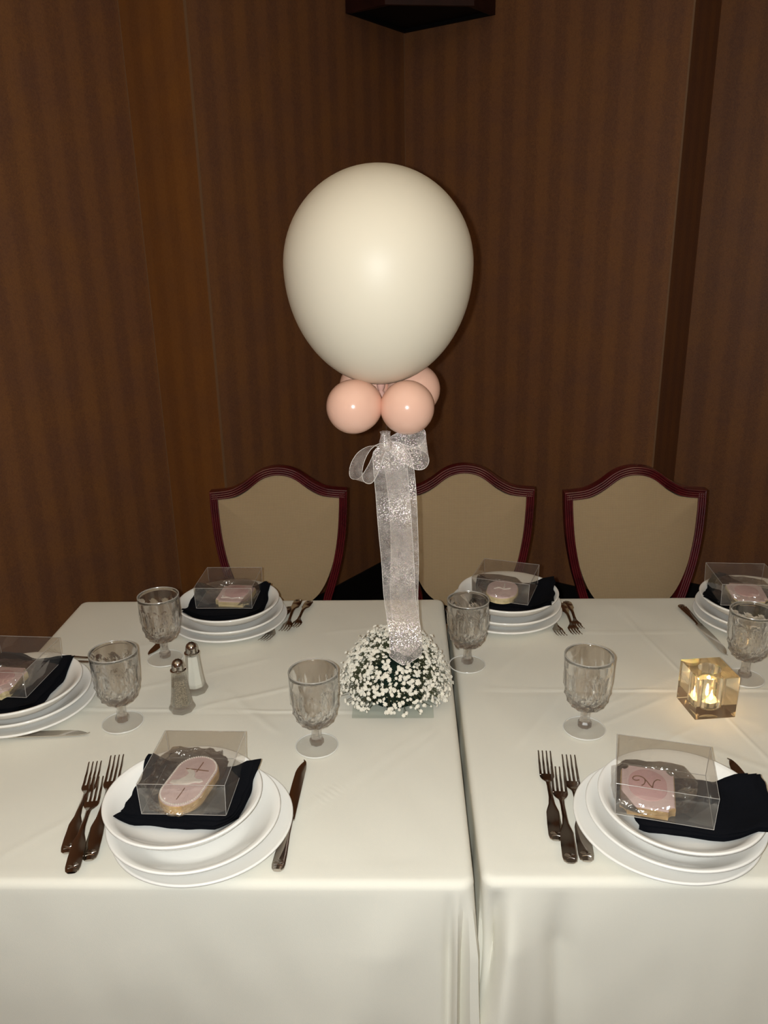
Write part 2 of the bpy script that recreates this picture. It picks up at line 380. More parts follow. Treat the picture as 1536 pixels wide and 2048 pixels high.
# corner cabinet high in the corner
def corner_cabinet():
    t = thing('corner_cabinet', 'dark mahogany five-sided cabinet hung high in the wall corner', 'cabinet', (K.x, K.y, 2.41))
    def P(u, v): return (dL*u + dR*v)
    a, v1, u2, b = .39, .185, .165, .425
    g = .004
    pl = [P(g, g), P(g, b), P(u2, b), P(a, v1), P(a, g)]
    def pr(name, pts, z0, z1, m):
        bm = bmesh.new(); add_rings(bm, [[Vector((p.x, p.y, z0)) for p in pts], [Vector((p.x, p.y, z1)) for p in pts]])
        bmesh.ops.recalc_face_normals(bm, faces=bm.faces); return bm2obj(name, bm, m, t, False)
    c = sum((Vector(p) for p in pl), Vector())/5
    inset = [p+(c-p).normalized()*.022 for p in pl]
    pr('bottom_panel', inset, .012, .020, M['black'])
    for nm, i, j in (('side_panel', 1, 2), ('front_panel', 2, 3), ('side_panel', 3, 4)):
        pr(nm, [pl[i], pl[j], inset[j], inset[i]], 0, .44, M['darkmahog'])
    for i, j in ((4, 0), (0, 1)):
        pr('back_rail', [pl[i], pl[j], inset[j], inset[i]], 0, .44, M['black'])
    pr('top_panel', pl, .44, .455, M['darkmahog'])
    f0, f1 = P(u2, b), P(a, v1); n = Vector((-(f1-f0).y, (f1-f0).x, 0)).normalized()
    if n.dot(c-f0) > 0: n = -n
    for sf in (.1, .9):
        bm = bmesh.new(); q = f0.lerp(f1, sf); add_tube(bm, [q+Vector((0, 0, .25)), q+n*.014+Vector((0, 0, .25))], .007, 10)
        bm2obj('knob', bm, M['steel'], t)
corner_cabinet()

# ------------------------------------------------------------------ tables and cloths
LT = (-.812, .086, .862, 1.786); RT = (.096, 1.015, .868, 1.786)
def table(r, label):
    x0, x1, y0, y1 = r; cx, cy = (x0+x1)/2, (y0+y1)/2
    t = thing('banquet_table', label, 'table', (cx, cy, 0))
    hx, hy = (x1-x0)/2-.012, (y1-y0)/2-.012
    bm = bmesh.new(); add_box(bm, (-hx, -hy, T-.034), (hx, hy, T-.006), .006); bm2obj('tabletop', bm, M['darkmahog'], t)
    for sx in (-1, 1):
        for sy in (-1, 1):
            bm = bmesh.new(); add_tube(bm, [(sx*(hx-.07), sy*(hy-.07), 0), (sx*(hx-.07), sy*(hy-.07), T-.034)], [.016, .02], 12)
            bm2obj('leg', bm, M['black'], t)
table(LT, 'square banquet table hidden beneath the left white tablecloth')
table(RT, 'square banquet table hidden beneath the right white tablecloth')

def wrinkle(x, y, seed, creases):
    h = .0016*noise.noise(Vector((x*5+seed, y*5, .3))) + .0009*noise.noise(Vector((x*13, y*9+seed, 1.7))) + .0010*(noise.noise(Vector(((x+y*.6)*14+seed, (y-x*.6)*3.5, 4.1))))
    for (ax, ay, bx, by, wd, amp) in creases:
        dx, dy = bx-ax, by-ay; L2 = dx*dx+dy*dy
        t = ((x-ax)*dx+(y-ay)*dy)/L2
        if -.05 < t < 1.05:
            d = ((x-ax)*dy-(y-ay)*dx)/math.sqrt(L2)
            fade = min(1, (t+.05)*8, (1.05-t)*8)
            h += .62*amp*fade*math.exp(-(d/wd)**2)
    return h
def tablecloth(name, label, r, seed, creases, front, hem):
    x0, x1, y0, y1 = r; cr = .020; step = .0085
    # rounded-rectangle path, counter-clockwise from front-left: (point, outward normal, side, distance along side)
    path = []
    def side(a, b, n, sd):
        a, b = Vector(a), Vector(b); L = (b-a).length; ds = [0.]
        while ds[-1] < L:                                        # finer near the corners, where the cloth folds
            e = min(ds[-1], L-ds[-1]); ds.append(ds[-1]+(.003 if sd == 'f' and e < .10 else step))
        for d in ds[:-1]: path.append((a.lerp(b, d/L), Vector(n), sd, d))
    def corner(c, a0, sd):
        for i in range(6):
            a = a0+PI/2*i/6; path.append((Vector(c)+Vector((math.cos(a), math.sin(a)))*cr, Vector((math.cos(a), math.sin(a))), sd, i/6))
    side((x0+cr, y0), (x1-cr, y0), (0, -1), 'f'); corner((x1-cr, y0+cr), -PI/2, 'fr')
    side((x1, y0+cr), (x1, y1-cr), (1, 0), 'r'); corner((x1-cr, y1-cr), 0, 'rb')
    side((x1-cr, y1), (x0+cr, y1), (0, 1), 'b'); corner((x0+cr, y1-cr), PI/2, 'bl')
    side((x0, y1-cr), (x0, y0+cr), (-1, 0), 'l'); corner((x0+cr, y0+cr), PI, 'lf')
    C = Vector(((x0+x1)/2, (y0+y1)/2)); R = .012
    rings = []
    NT = 64
    for k in range(1, NT+1):
        t = k/NT; ring = []
        for p, n, sd, s in path:
            q = C+(p-n*R-C)*t; ring.append(Vector((q.x, q.y, T + wrinkle(q.x, q.y, seed, creases)*min(1, (1-t)*10+.15))))
        rings.append(ring)
    for k in range(1, 6):
        a = PI/2*k/5
        rings.append([Vector((p.x-n.x*R+n.x*R*math.sin(a), p.y-n.y*R+n.y*R*math.sin(a), T-R*(1-math.cos(a)))) for p, n, sd, s in path])
    NH = 44
    for k in range(1, NH+1):
        h = R + (hem-R)*(k/NH)**1.0; ring = []
        for p, n, sd, s in path:
            o = 0.; hh = h-R
            o += min(1, hh*9)*(.0035*noise.noise(Vector((p.x*6+seed, p.y*6, hh*5)))+.002*noise.noise(Vector((p.x*17, p.y*17+seed, hh*9))))
            sway = Vector((0, 0))
            if sd == 'f': o += front(p.x, hh); 
            elif sd in ('fr', 'lf'):
                o += front(p.x, hh)
            elif sd in ('b', 'l', 'bl', 'rb') :
                o += hh*.02*(1+math.sin(s*38+seed))
            q = p + n*o
            if sd in ('r', 'fr') and name_side[name+label[:0]] == 'L': q.x = min(q.x, x1+.001)
            ring.append(Vector((q.x, q.y, T-h)))
        rings.append(ring)
    bm = bmesh.new()
    V = add_rings(bm, rings, False, False)
    c = bm.verts.new((C.x, C.y, T+wrinkle(C.x, C.y, seed, creases)))
    n = len(V[0])
    for i in range(n): bm.faces.new((c, V[0][i], V[0][(i+1) % n]))
    bmesh.ops.recalc_face_normals(bm, faces=bm.faces)
    o = bm2obj(name, bm, M['cloth'], None, True)
    me = o.data
    for p in me.polygons: p.use_smooth = True
    return tag(o, label, 'tablecloth', 'white tablecloths')
name_side = {'tablecloth': 'X'}
def bump(u, c, w): return math.exp(-((u-c)/w)**2)
def front_left(x, h):
    """left cloth: a narrow double pleat at its right corner, shallow diagonal drag folds"""
    u = LT[1]-x; g = min(1, h*9)
    o = g*(.5+1.3*h)*(.026*bump(u, .006, .006) - .020*bump(u, .0165, .0045) + .017*bump(u, .0235, .0055))
    o -= g*.010*bump(u, .034, .008)
    o += g*.008*bump(u, .09+h*.35, .045)
    return o + .010*h*math.sin(x*9+h*4)
def front_right(x, h):
    """right cloth: a hollow pocket by the corner, then a cone fold that leans left as it falls"""
    u = x-RT[0]; g = min(1, h*10)
    uc = .046-.075*h                                           # crest of the cone
    o = -g*.034*bump(u, max(.006, .020-.05*h), .013)*max(.1, 1-h*3.4)
    o += g*(.55+2.6*h)*.022*(bump(u, uc, .012+.05*h) if u < uc else bump(u, uc, .016+.11*h))
    o -= g*.014*bump(u, uc+.060+.13*h, .020)
    return o + .012*h*math.sin(x*8+h*5+1)
crL = [(-.80, 1.30, .03, 1.282, .004, .0022), (-.80, 1.295, .03, 1.277, .010, -.0012),
       (-.27, .90, .05, 1.24, .004, .0016), (-.45, 1.10, -.62, 1.40, .006, .0014), (-.55, 1.36, -.30, 1.48, .006, .0014), (-.40, 1.30, -.12, 1.42, .007, .0016), (-.70, 1.50, -.45, 1.60, .007, .0014),
       (-.60, .90, -.46, 1.06, .005, .0012), (-.08, 1.05, .06, 1.22, .004, .0014), (-.78, .885, .05, .893, .004, .001), (-.20, 1.60, .06, 1.66, .006, .001),
       (-.36, 1.36, -.24, 1.22, .008, .0016)]
crR = [(.11, 1.36, 1.0, 1.352, .004, .0021), (.11, 1.354, 1.0, 1.346, .011, -.0012), (.18, 1.17, .30, 1.36, .004, .0017), (.28, 1.20, .50, 1.34, .006, .0013), (.36, 1.30, .62, 1.47, .006, .0013),
       (.11, 1.60, .62, 1.60, .005, .0014), (.48, 1.78, .62, 1.00, .004, .0016), (.13, .905, .9, .897, .004, .0013), (.40, 1.16, .52, 1.24, .006, .0016), (.60, 1.20, .78, 1.30, .007, .0016),
       (.15, 1.40, .28, 1.55, .006, .0011), (.44, 1.22, .60, 1.10, .006, .0014), (.33, 1.10, .36, 1.19, .004, .0014)]
tablecloth('tablecloth', 'white tablecloth on the left table, under the balloon stand and shakers', LT, 2.3, crL, front_left, .46)
tablecloth('tablecloth', 'white tablecloth on the right table, under the lit glass cube', RT, 8.1, crR, front_right, .46)

# ------------------------------------------------------------------ chairs
def chair(loc, rz, label):
    t = thing('dining_chair', label, 'chair', loc, rz, 'shield-back chairs behind the tables')
    # shield in local x (width) / z (height); y back plane 0, rake: y grows with z
    def yk(z): return (z-.56)*.17
    topc = [(-.204, .902), (-.165, .905), (-.135, .911), (-.100, .929), (-.065, .954), (-.035, .967), (0, .972)]
    topc = topc + [(-x, z) for x, z in reversed(topc[:-1])]
    sidec = [(.204, .902), (.202, .84), (.195, .76), (.180, .68), (.160, .61), (.146, .56), (.140, .47)]
    top = spline([(x, 0, z) for x, z in topc], 5); sd = spline([(x, 0, z) for x, z in sidec], 5)
    W, D = .0245, .030
    prof = []                                                  # reeded section: across the width (0..1), proud
    for i in range(4):
        for k, (a, hgt) in enumerate(((.0, 0), (.16, .75), (.5, 1), (.84, .75))):
            prof.append(((i+a)/4, hgt))
    prof.append((1, 0))
    def sweep(path, nrm, mit0, mit1):
        """sweep the reeded section along path; nrm gives the inward direction; ends sheared to the mitre"""
        rings = []; n = len(path)
        for i, p in enumerate(path):
            d = (path[min(i+1, n-1)]-path[max(i-1, 0)]).normalized()
            inn = nrm(p, d); ring = []
            for a, hg in prof:
                q = p+inn*(W*a)
                if mit0 is not None and i == 0: q = p+mit0*a
                if mit1 is not None and i == n-1: q = p+mit1*a
                ring.append(Vector((q.x, yk(q.z)-.012-.0032*hg, q.z)))
            for a in (1, 0):
                q = p+inn*(W*a)
                if mit0 is not None and i == 0: q = p+mit0*a
                if mit1 is not None and i == n-1: q = p+mit1*a
                ring.append(Vector((q.x, yk(q.z)+D-.012, q.z)))
            rings.append(ring)
        bm = bmesh.new(); add_rings(bm, rings); bmesh.ops.recalc_face_normals(bm, faces=bm.faces); return bm
    mR = Vector((-.0235, 0, -.0225)); mL = Vector((.0235, 0, -.0225))
    bm2obj('top_rail', sweep(top, lambda p, d: Vector((d.z, 0, -d.x)), mL, mR), M['mahog'], t)
    bm2obj('side_rail', sweep(sd, lambda p, d: Vector((d.z, 0, -d.x)), mR, None), M['mahog'], t)
    sl = [Vector((-p.x, 0, p.z)) for p in sd]
    bm2obj('side_rail', sweep(sl, lambda p, d: Vector((-d.z, 0, d.x)), mL, None), M['mahog'], t)
    # upholstered shield
    tp = [(p.x*.885, p.z-.0235) for p in top]
    sdp = [(.1795, .84), (.172, .76), (.157, .69), (.135, .63), (.105, .585), (.06, .556), (0, .547)]
    out = [(x, 0, z) for x, z in tp] + [tuple(v) for v in spline([(tp[-1][0], 0, tp[-1][1])]+[(x, 0, z) for x, z in sdp]+[(-x, 0, z) for x, z in reversed(sdp[:-1])]+[(tp[0][0], 0, tp[0][1])], 4)][1:-1]
    cz = .745; rings = []
    for k in range(0, 13):
        s = 1.0-k/13; bul = .017*(1-s**3.2)
        rings.append([Vector((x*s, yk(cz+(z-cz)*s)-.010-bul, cz+(z-cz)*s)) for x, _, z in out])
    back = [Vector((x, yk(z)+.014, z)) for x, _, z in out]
    bm = bmesh.new(); add_rings(bm, [back]+rings); bmesh.ops.recalc_face_normals(bm, faces=bm.faces)
    bm2obj('backrest', bm, M['uphol'], t)
    # seat, aprons, legs
    seat = spline([(-.195, -.318, 0), (-.21, -.29, 0), (-.205, -.06, 0), (-.18, .0, 0), (.18, .0, 0), (.205, -.06, 0), (.21, -.29, 0), (.195, -.318, 0)], 5, True)
    bm = bmesh.new(); add_prism(bm, [(p.x, p.y) for p in seat], .425, .475, .018, 4); bmesh.ops.recalc_face_normals(bm, faces=bm.faces); bm2obj('seat', bm, M['uphol'], t)
    bm = bmesh.new(); add_prism(bm, [(p.x*.97, -.16+(p.y+.16)*.97) for p in seat], .365, .425); bmesh.ops.recalc_face_normals(bm, faces=bm.faces); bm2obj('seat_frame', bm, M['mahog'], t)
    for sx in (-1, 1):
        bm = bmesh.new(); add_tube(bm, [(sx*.185, -.285, 0), (sx*.185, -.285, .37)], [.012, .019], 10); bm2obj('leg', bm, M['mahog'], t)
        bm = bmesh.new()
        pts = [(sx*.150, .10, 0), (sx*.148, .045, .2), (sx*.143, .0, .40), (sx*.1335, -.0, .50), (sx*.1345, .004, .56)]
        rings = [[Vector((x+a*.012, y+b*.014, z)) for a, b in ((-1, -1), (1, -1), (1, 1), (-1, 1))] for x, y, z in pts]
        add_rings(bm, rings); bmesh.ops.recalc_face_normals(bm, faces=bm.faces); bm2obj('leg', bm, M['mahog'], t, False)
    return t
ch = chair((-.381, 2.19, 0), math.radians(1), 'red mahogany shield-back chair left of the ribbon, beige upholstery')
dup(ch, (.166, 2.19, 0), math.radians(-2), 'red mahogany shield-back chair partly behind the white ribbon')
dup(ch, (.655, 2.15, 0), math.radians(1.5), 'red mahogany shield-back chair on the right, nearest the dark wall strip')

# ------------------------------------------------------------------ balloons, stand, ribbon, flowers
PX, PY = -.034, 1.335
st = thing('balloon_stand', 'clear balloon stand with a flat square plate and thin upright tube', 'stand', (PX, PY, T+.0012))
bm = bmesh.new(); add_box(bm, (-.072, -.075, 0), (.078, .075, .006), .0008, seg=1); bm2obj('base_plate', bm, M['mirrorplate'], st, False)
bm = bmesh.new(); add_tube(bm, [(0.016, 0, .006), (0.010, 0, .25), (-.002, 0, .56)], .0075, 14); bm2obj('tube', bm, M['tube'], st)
def balloon_mesh(r, h, neck, n=64):
    """teardrop latex balloon, knot at the origin, crown at height h"""
    prof = []
    zc = h-r*1.0
    m = 44
    for i in range(m+1):
        a = PI*i/m                                            # 0 bottom .. pi top
        z = -math.cos(a); rr = math.sin(a)
        if z < 0:
            zz = zc + z*(zc-neck); k = -z
            rr = rr*(1-.03*k**3) if rr > 0 else 0
        else: zz = zc+z*r
        prof.append((max(rr*r, .0035), zz))
    bm = bmesh.new(); add_lathe(bm, prof, n); bmesh.ops.recalc_face_normals(bm, faces=bm.faces)
    return bm
def knot(parent, m, s=1.):
    bm = bmesh.new(); add_lathe(bm, [(.003*s, .008*s), (.0055*s, .004*s), (.0045*s, 0), (.003*s, -.003*s), (.007*s, -.008*s), (.0075*s, -.010*s), (.005*s, -.0095*s)], 14)
    bmesh.ops.recalc_face_normals(bm, faces=bm.faces); return bm2obj('knot', bm, m, parent)
bl = thing('balloon', 'large cream balloon on top of the stand above the pink cluster', 'balloon', (-.043, PY, 1.354))
bm = balloon_mesh(.1520, .349, .008, 96); bm2obj('latex_skin', bm, M['cream'], bl)
knot(bl, M['knotpink'], 1.3)
sm = [(-.0875, 1.292, 1.3315, 'front left'), (.0010, 1.292, 1.3290, 'front right'), (-.0720, 1.382, 1.350, 'rear left, mostly hidden'), (.0140, 1.378, 1.344, 'rear right, half hidden')]
for i, (x, y, z, w_) in enumerate(sm):
    lab = {0: 'small blush pink balloon at the left of the cluster, nearest the camera', 1: 'small blush pink balloon above the bow\'s right loop, nearest the camera',
           2: 'small pink balloon barely showing behind the left pink balloon', 3: 'small pink balloon half hidden behind the right pink balloon'}[i]
    ctr = Vector((x, y, z)); hub = Vector((-.038, PY, 1.340)); d = (ctr-hub).normalized()
    t = thing('small_balloon', lab, 'balloon', hub+d*(.012), 0, 'pink balloons in the cluster')
    t.rotation_mode = 'QUATERNION'; t.rotation_quaternion = d.to_track_quat('Z', 'Y')
    dist = (ctr-hub).length-.012
    bm = balloon_mesh(.0445, dist+.0445, .002, 48); bm2obj('latex_skin', bm, M['pink'], t); knot(t, M['knotpink'], .8)

def strip(bm, center, width, across, n=1):
    rows = []
    for p, wv in zip(center, across):
        rows.append([Vector(p)+Vector(wv)*(width*(k/8-.5)) for k in range(9)])
    add_rings(bm, rows, False, False, False)
    return rows
rb = thing('ribbon_bow', 'sheer white glitter ribbon tied in a bow below the pink balloons', 'ribbon', (PX, PY, 1.275))
def rib_part(name, center, width, across, hem=True):
    c = [Vector(p)-Vector((PX, PY, 1.275)) for p in center]
    bm = bmesh.new(); rows = strip(bm, c, width, across); o = bm2obj(name, bm, M['organza'], rb)
    if hem:
        bm = bmesh.new()
        for side in (0, 8): add_tube(bm, [r[side] for r in rows], .0005, 5)
        bm2obj('hem', bm, M['hem'], o)
    return o
def tail(name, cl, wd, depth, wob, twist):
    pts = spline(cl, 10); n = len(pts); acr = []
    for i, p in enumerate(pts):
        f = i/(n-1); g = min(1, .35+f*9, .12+(1-f)*11)
        a = twist*math.sin(f*7+wob); acr.append(Vector((math.cos(a)*g, math.sin(a)*g, 0)))
    # gentle waves in depth
    pts = [Vector((p.x, p.y+.004*math.sin(i*.45+wob), p.z)) for i, p in enumerate(pts)]
    return rib_part(name, pts, wd, acr)
tail('tail', [(-.030, 1.306, 1.266), (-.028, 1.300, 1.22), (-.024, 1.300, 1.15), (-.019, 1.300, 1.06), (-.015, 1.298, .98), (-.006, 1.282, .91), (-.008, 1.262, .868)], .058, 0, .4, .18)
tail('tail', [(-.024, 1.310, 1.266), (-.014, 1.312, 1.22), (-.008, 1.312, 1.15), (-.006, 1.312, 1.06), (-.008, 1.310, .98), (-.004, 1.302, .91), (-.004, 1.29, .875)], .050, 0, 1.9, .30)
kz = 1.262; kn = Vector((-.036, 1.306, kz))
def loop(name, pts, wv, wd):
    c = spline([tuple(kn+Vector(p)) for p in pts], 8); n = len(c); acr = []
    for i in range(n):
        f = i/(n-1); g = .25+.75*math.sin(PI*min(1, max(0, f)))**.6
        acr.append(Vector(wv(f)).normalized()*g)
    return rib_part(name, c, wd, acr)
loop('bow_loop', [(-.003, 0, 0), (-.020, -.004, .002), (-.038, -.006, -.010), (-.050, -.006, -.034), (-.050, -.006, -.056), (-.036, -.004, -.060), (-.022, -.002, -.040), (-.010, 0, -.012), (-.002, 0, -.003)],
     lambda f: (.62-.2*f, -.70, .38-.6*f), .040)
loop('bow_loop', [(.003, 0, 0), (.022, -.006, -.008), (.046, -.008, -.020), (.062, -.006, -.018), (.070, .004, -.008), (.066, .012, .004), (.046, .012, .010), (.020, .008, .004), (.002, .002, .0)],
     lambda f: (.12, -.30-.2*math.sin(f*PI), -.95), .044)
bm = bmesh.new(); add_lathe(bm, [(.004, -.010), (.010, -.006), (.0115, 0), (.010, .008), (.007, .020), (.0085, .024)], 20, mod=lambda t, z, r, k: .0012*math.sin(t*7+k)); bmesh.ops.recalc_face_normals(bm, faces=bm.faces)
bm2obj('ribbon_knot', bm, M['organza'], rb, True, kn-Vector((PX, PY, 1.275)))

# flowers
FC = Vector((-.027, PY, T+.008))
fl = thing('flower_arrangement', 'dome of white baby\'s breath around the foot of the balloon stand', 'flowers', FC)
bm = bmesh.new(); add_lathe(bm, [(.052, 0), (.060, .02), (.058, .050), (.046, .078), (.03, .092), (.008, .098)], 24, mod=lambda t, z, r, k: .004*noise.noise(Vector((t*2, z*40, 0)))); bmesh.ops.recalc_face_normals(bm, faces=bm.faces)
bm2obj('floral_foam', bm, M['foam'], fl)
def flower_bm(bm, mtx, big=True):
    """a little double blossom: two whorls of petals round a dome"""
    c = bm.verts.new(mtx @ Vector((0, 0, .62)))
    for wh, (n, r, z, tip) in enumerate(((6, .55, .48, .62), (7, 1.0, .05, .30))):
        ring = []
        for i in range(n*2):
            a = PI*i/n+wh*.4; rr = r*(1 if i % 2 == 0 else .68); zz = z+(tip-z)*(.5 if i % 2 == 0 else .0)
            ring.append(bm.verts.new(mtx @ Vector((rr*math.cos(a), rr*math.sin(a), zz))))
        if wh == 0:
            for i in range(n*2): bm.faces.new((c, ring[i], ring[(i+1) % (n*2)]))
        else:
            m0 = bm.verts.new(mtx @ Vector((0, 0, -.5)))
            c2 = bm.verts.new(mtx @ Vector((0, 0, .40)))
            for i in range(n*2):
                bm.faces.new((c2, ring[i], ring[(i+1) % (n*2)])); bm.faces.new((m0, ring[(i+1) % (n*2)], ring[i]))
heads = []
fr = random.Random(11)
clusters = []
for i in range(430):
    # direction over a dome; the lower ring flares out over the plate
    u = fr.random(); az = fr.random()*2*PI; el = math.asin(min(1, u*1.02-.0)) if u > .02 else 0
    clusters.append((az, el))
for az, el in clusters:
    front = math.exp(-((((az+PI/2+PI) % (2*PI))-PI)/.55)**2)*math.exp(-((el-.45)/.42)**2)
    rad = Vector((.104, .098, .128))
    nb = fr.choice((3, 4, 5, 6))
    if fr.random() < front*.62: nb = fr.choice((0, 1, 2)) 
    for k in range(nb):
        a2 = az+fr.gauss(0, .13)/max(.35, math.cos(el)); e2 = max(.02, min(1.5, el+fr.gauss(0, .12)))
        dp = 1-abs(fr.gauss(0, .09)) + (.06 if fr.random() < .07 else 0)
        if e2 < .25: dp *= 1.0+.08*fr.random()
        d = Vector((math.cos(e2)*math.cos(a2), math.cos(e2)*math.sin(a2), math.sin(e2)))
        p = Vector((d.x*rad.x, d.y*rad.y, d.z*rad.z+.012))*dp
        p.z = max(p.z, .006)
        # keep the ribbon tail clear
        if p.z > .095 and abs(p.x-.020) < .030 and p.y < .0 : continue
        heads.append((p, d, fr.uniform(.0034, .0053) if fr.random() < .72 else fr.uniform(.002, .0034)))
camd = (Vector((0, 0, 1.58))-FC)
def facing(h): return h[1].dot(camd.normalized())*.02+h[2]+(.002 if h[1].y < 0 else 0)
heads.sort(key=facing, reverse=True)
fm = bmesh.new(); flower_bm(fm, Matrix.Identity(4)); fme = bpy.data.meshes.new('blossom'); fm.normal_update(); fm.to_mesh(fme); fm.free(); fme.materials.append(M['petal'])
NSEP = 280
rest = bmesh.new()
for i, (p, d, s) in enumerate(heads):
    dd = (d+Vector((fr.gauss(0, .35), fr.gauss(0, .35), fr.gauss(0, .25)+.15))).normalized()
    q = dd.to_track_quat('Z', 'Y') @ Matrix.Rotation(fr.random()*6.28, 3, 'Z').to_quaternion()
    if i < NSEP:
        o = bpy.data.objects.new('blossom', fme); COL.objects.link(o); o.parent = fl; o.location = p
        o.rotation_mode = 'QUATERNION'; o.rotation_quaternion = q; o.scale = (s, s, s)
    else:
        flower_bm(rest, Matrix.Translation(p) @ q.to_matrix().to_4x4() @ Matrix.Scale(s, 4))
stuff(bm2obj('small_blossoms', rest, M['petal'], fl, False))
sb = bmesh.new(); bb = bmesh.new()
for i, (p, d, s) in enumerate(heads):
    root = Vector((d.x*.035, d.y*.035, .02+.05*d.z)); mid = root.lerp(p, .6)+Vector((fr.gauss(0, .004), fr.gauss(0, .004), .004))
    add_tube(sb, [root, mid, p-d*s*.3], .00042, 3, False)
    if i % 2 == 0:
        tip = mid+Vector((fr.gauss(0, .010), fr.gauss(0, .010), fr.gauss(.004, .008))); tip.z = max(tip.z, .004)
        add_tube(sb, [mid, tip], .00035, 3, False)
        r = fr.uniform(.0009, .0016); bmesh.ops.create_icosphere(bb, subdivisions=1, radius=r, matrix=Matrix.Translation(tip))
stuff(bm2obj('stems', sb, M['stem'], fl, False)); stuff(bm2obj('buds', bb, M['bud'], fl, True))

# ------------------------------------------------------------------ china
def plate_bm(r, foot, rimz, well, th=.0042, pw=1.25):
    prof = [(foot-.004, 0), (foot, 0), (foot+.002, .003), (well+.006, .0055)]
    for k in range(7):
        s = k/6; prof.append((well+.010+(r-well-.010)*s, .0065+(rimz-th-.0065)*s**pw))
    prof += [(r+.0012, rimz-.003), (r+.0014, rimz-.0012), (r+.0004, rimz+.0002), (r-.0016, rimz), (r-.0045, rimz-.0014)]
    for k in range(7):
        s = 1-k/6; prof.append((well+(r-.006-well)*s, .0085+(rimz-.0018-.0085)*s**pw))
    prof += [(well-.008, .0075), (well*.5, .0072), (.004, .0072)]
    bm = bmesh.new(); add_lathe(bm, prof, 96); bmesh.ops.recalc_face_normals(bm, faces=bm.faces); return bm
def me_of(bm, name):
    me = bpy.data.meshes.new(name); bm.normal_update(); bm.to_mesh(me); bm.free()
    for p in me.polygons: p.use_smooth = True
    return me
ME_plate = me_of(plate_bm(.1305, .080, .0190, .092), 'dinner_plate'); ME_plate.materials.append(M['china'])
ME_second = me_of(plate_bm(.1235, .074, .0330, .078), 'salad_plate'); ME_second.materials.append(M['china'])
ME_bowl = me_of(plate_bm(.1125, .056, .0370, .062, pw=1.8), 'shallow_bowl'); ME_bowl.materials.append(M['china'])
Z1 = T+.0022; Z2 = Z1+.0080; Z3 = Z2+.0080+.0155      # bowl stands proud on the second plate's curve
Z3 = Z2+.0245
BR_, BW = .1125, .062
def bowl_z(r):
    """inner surface height of the bowl above the table datum"""
    if r <= BW: return Z3+.0078
    s = min(1, (r-BW)/(BR_-.006-BW)); return Z3+.0085+(.0370-.0018-.0085)*s**1.8
SET = {   # bottom plate, second plate, bowl centres
 'FL': ((-.307, .967), (-.316, .958), (-.331, .962), 'at the front left place'),
 'FR': ((.373, .974), (.381, .965), (.383, .953), 'at the front right place'),
 'BL': ((-.413, 1.656), (-.412, 1.646), (-.407, 1.632), 'at the back left place'),
 'BC': ((.222, 1.688), (.224, 1.680), (.227, 1.669), 'at the back centre place'),
 'BR': ((.780, 1.648), (.774, 1.642), (.766, 1.634), 'at the back right edge of the photo'),
 'L': ((-.732, 1.305), (-.730, 1.296), (-.724, 1.276), 'at the left edge of the photo')}
def inst(name, me, loc, label, cat, group, rz=0):
    o = bpy.data.objects.new(name, me); COL.objects.link(o); o.location = loc; o.rotation_euler = (0, 0, rz); return tag(o, label, cat, group)
WHO = {'FL': 'oval cross cookie', 'FR': 'monogram cookie'}
for k, (a, b, c, where) in SET.items():
    inst('dinner_plate', ME_plate, (a[0], a[1], Z1), 'large white dinner plate, lowest of the stack ' + where, 'plate', 'dinner plates under each stack')
    inst('salad_plate', ME_second, (b[0], b[1], Z2), 'white middle plate of the stack ' + where, 'plate', 'middle plates of each stack')
    inst('shallow_bowl', ME_bowl, (c[0], c[1], Z3), 'shallow white bowl, topmost of the stack ' + where, 'bowl', 'bowls on top of each stack')
    # foot ring the bowl rests on is part of the bowl mesh; raise is small

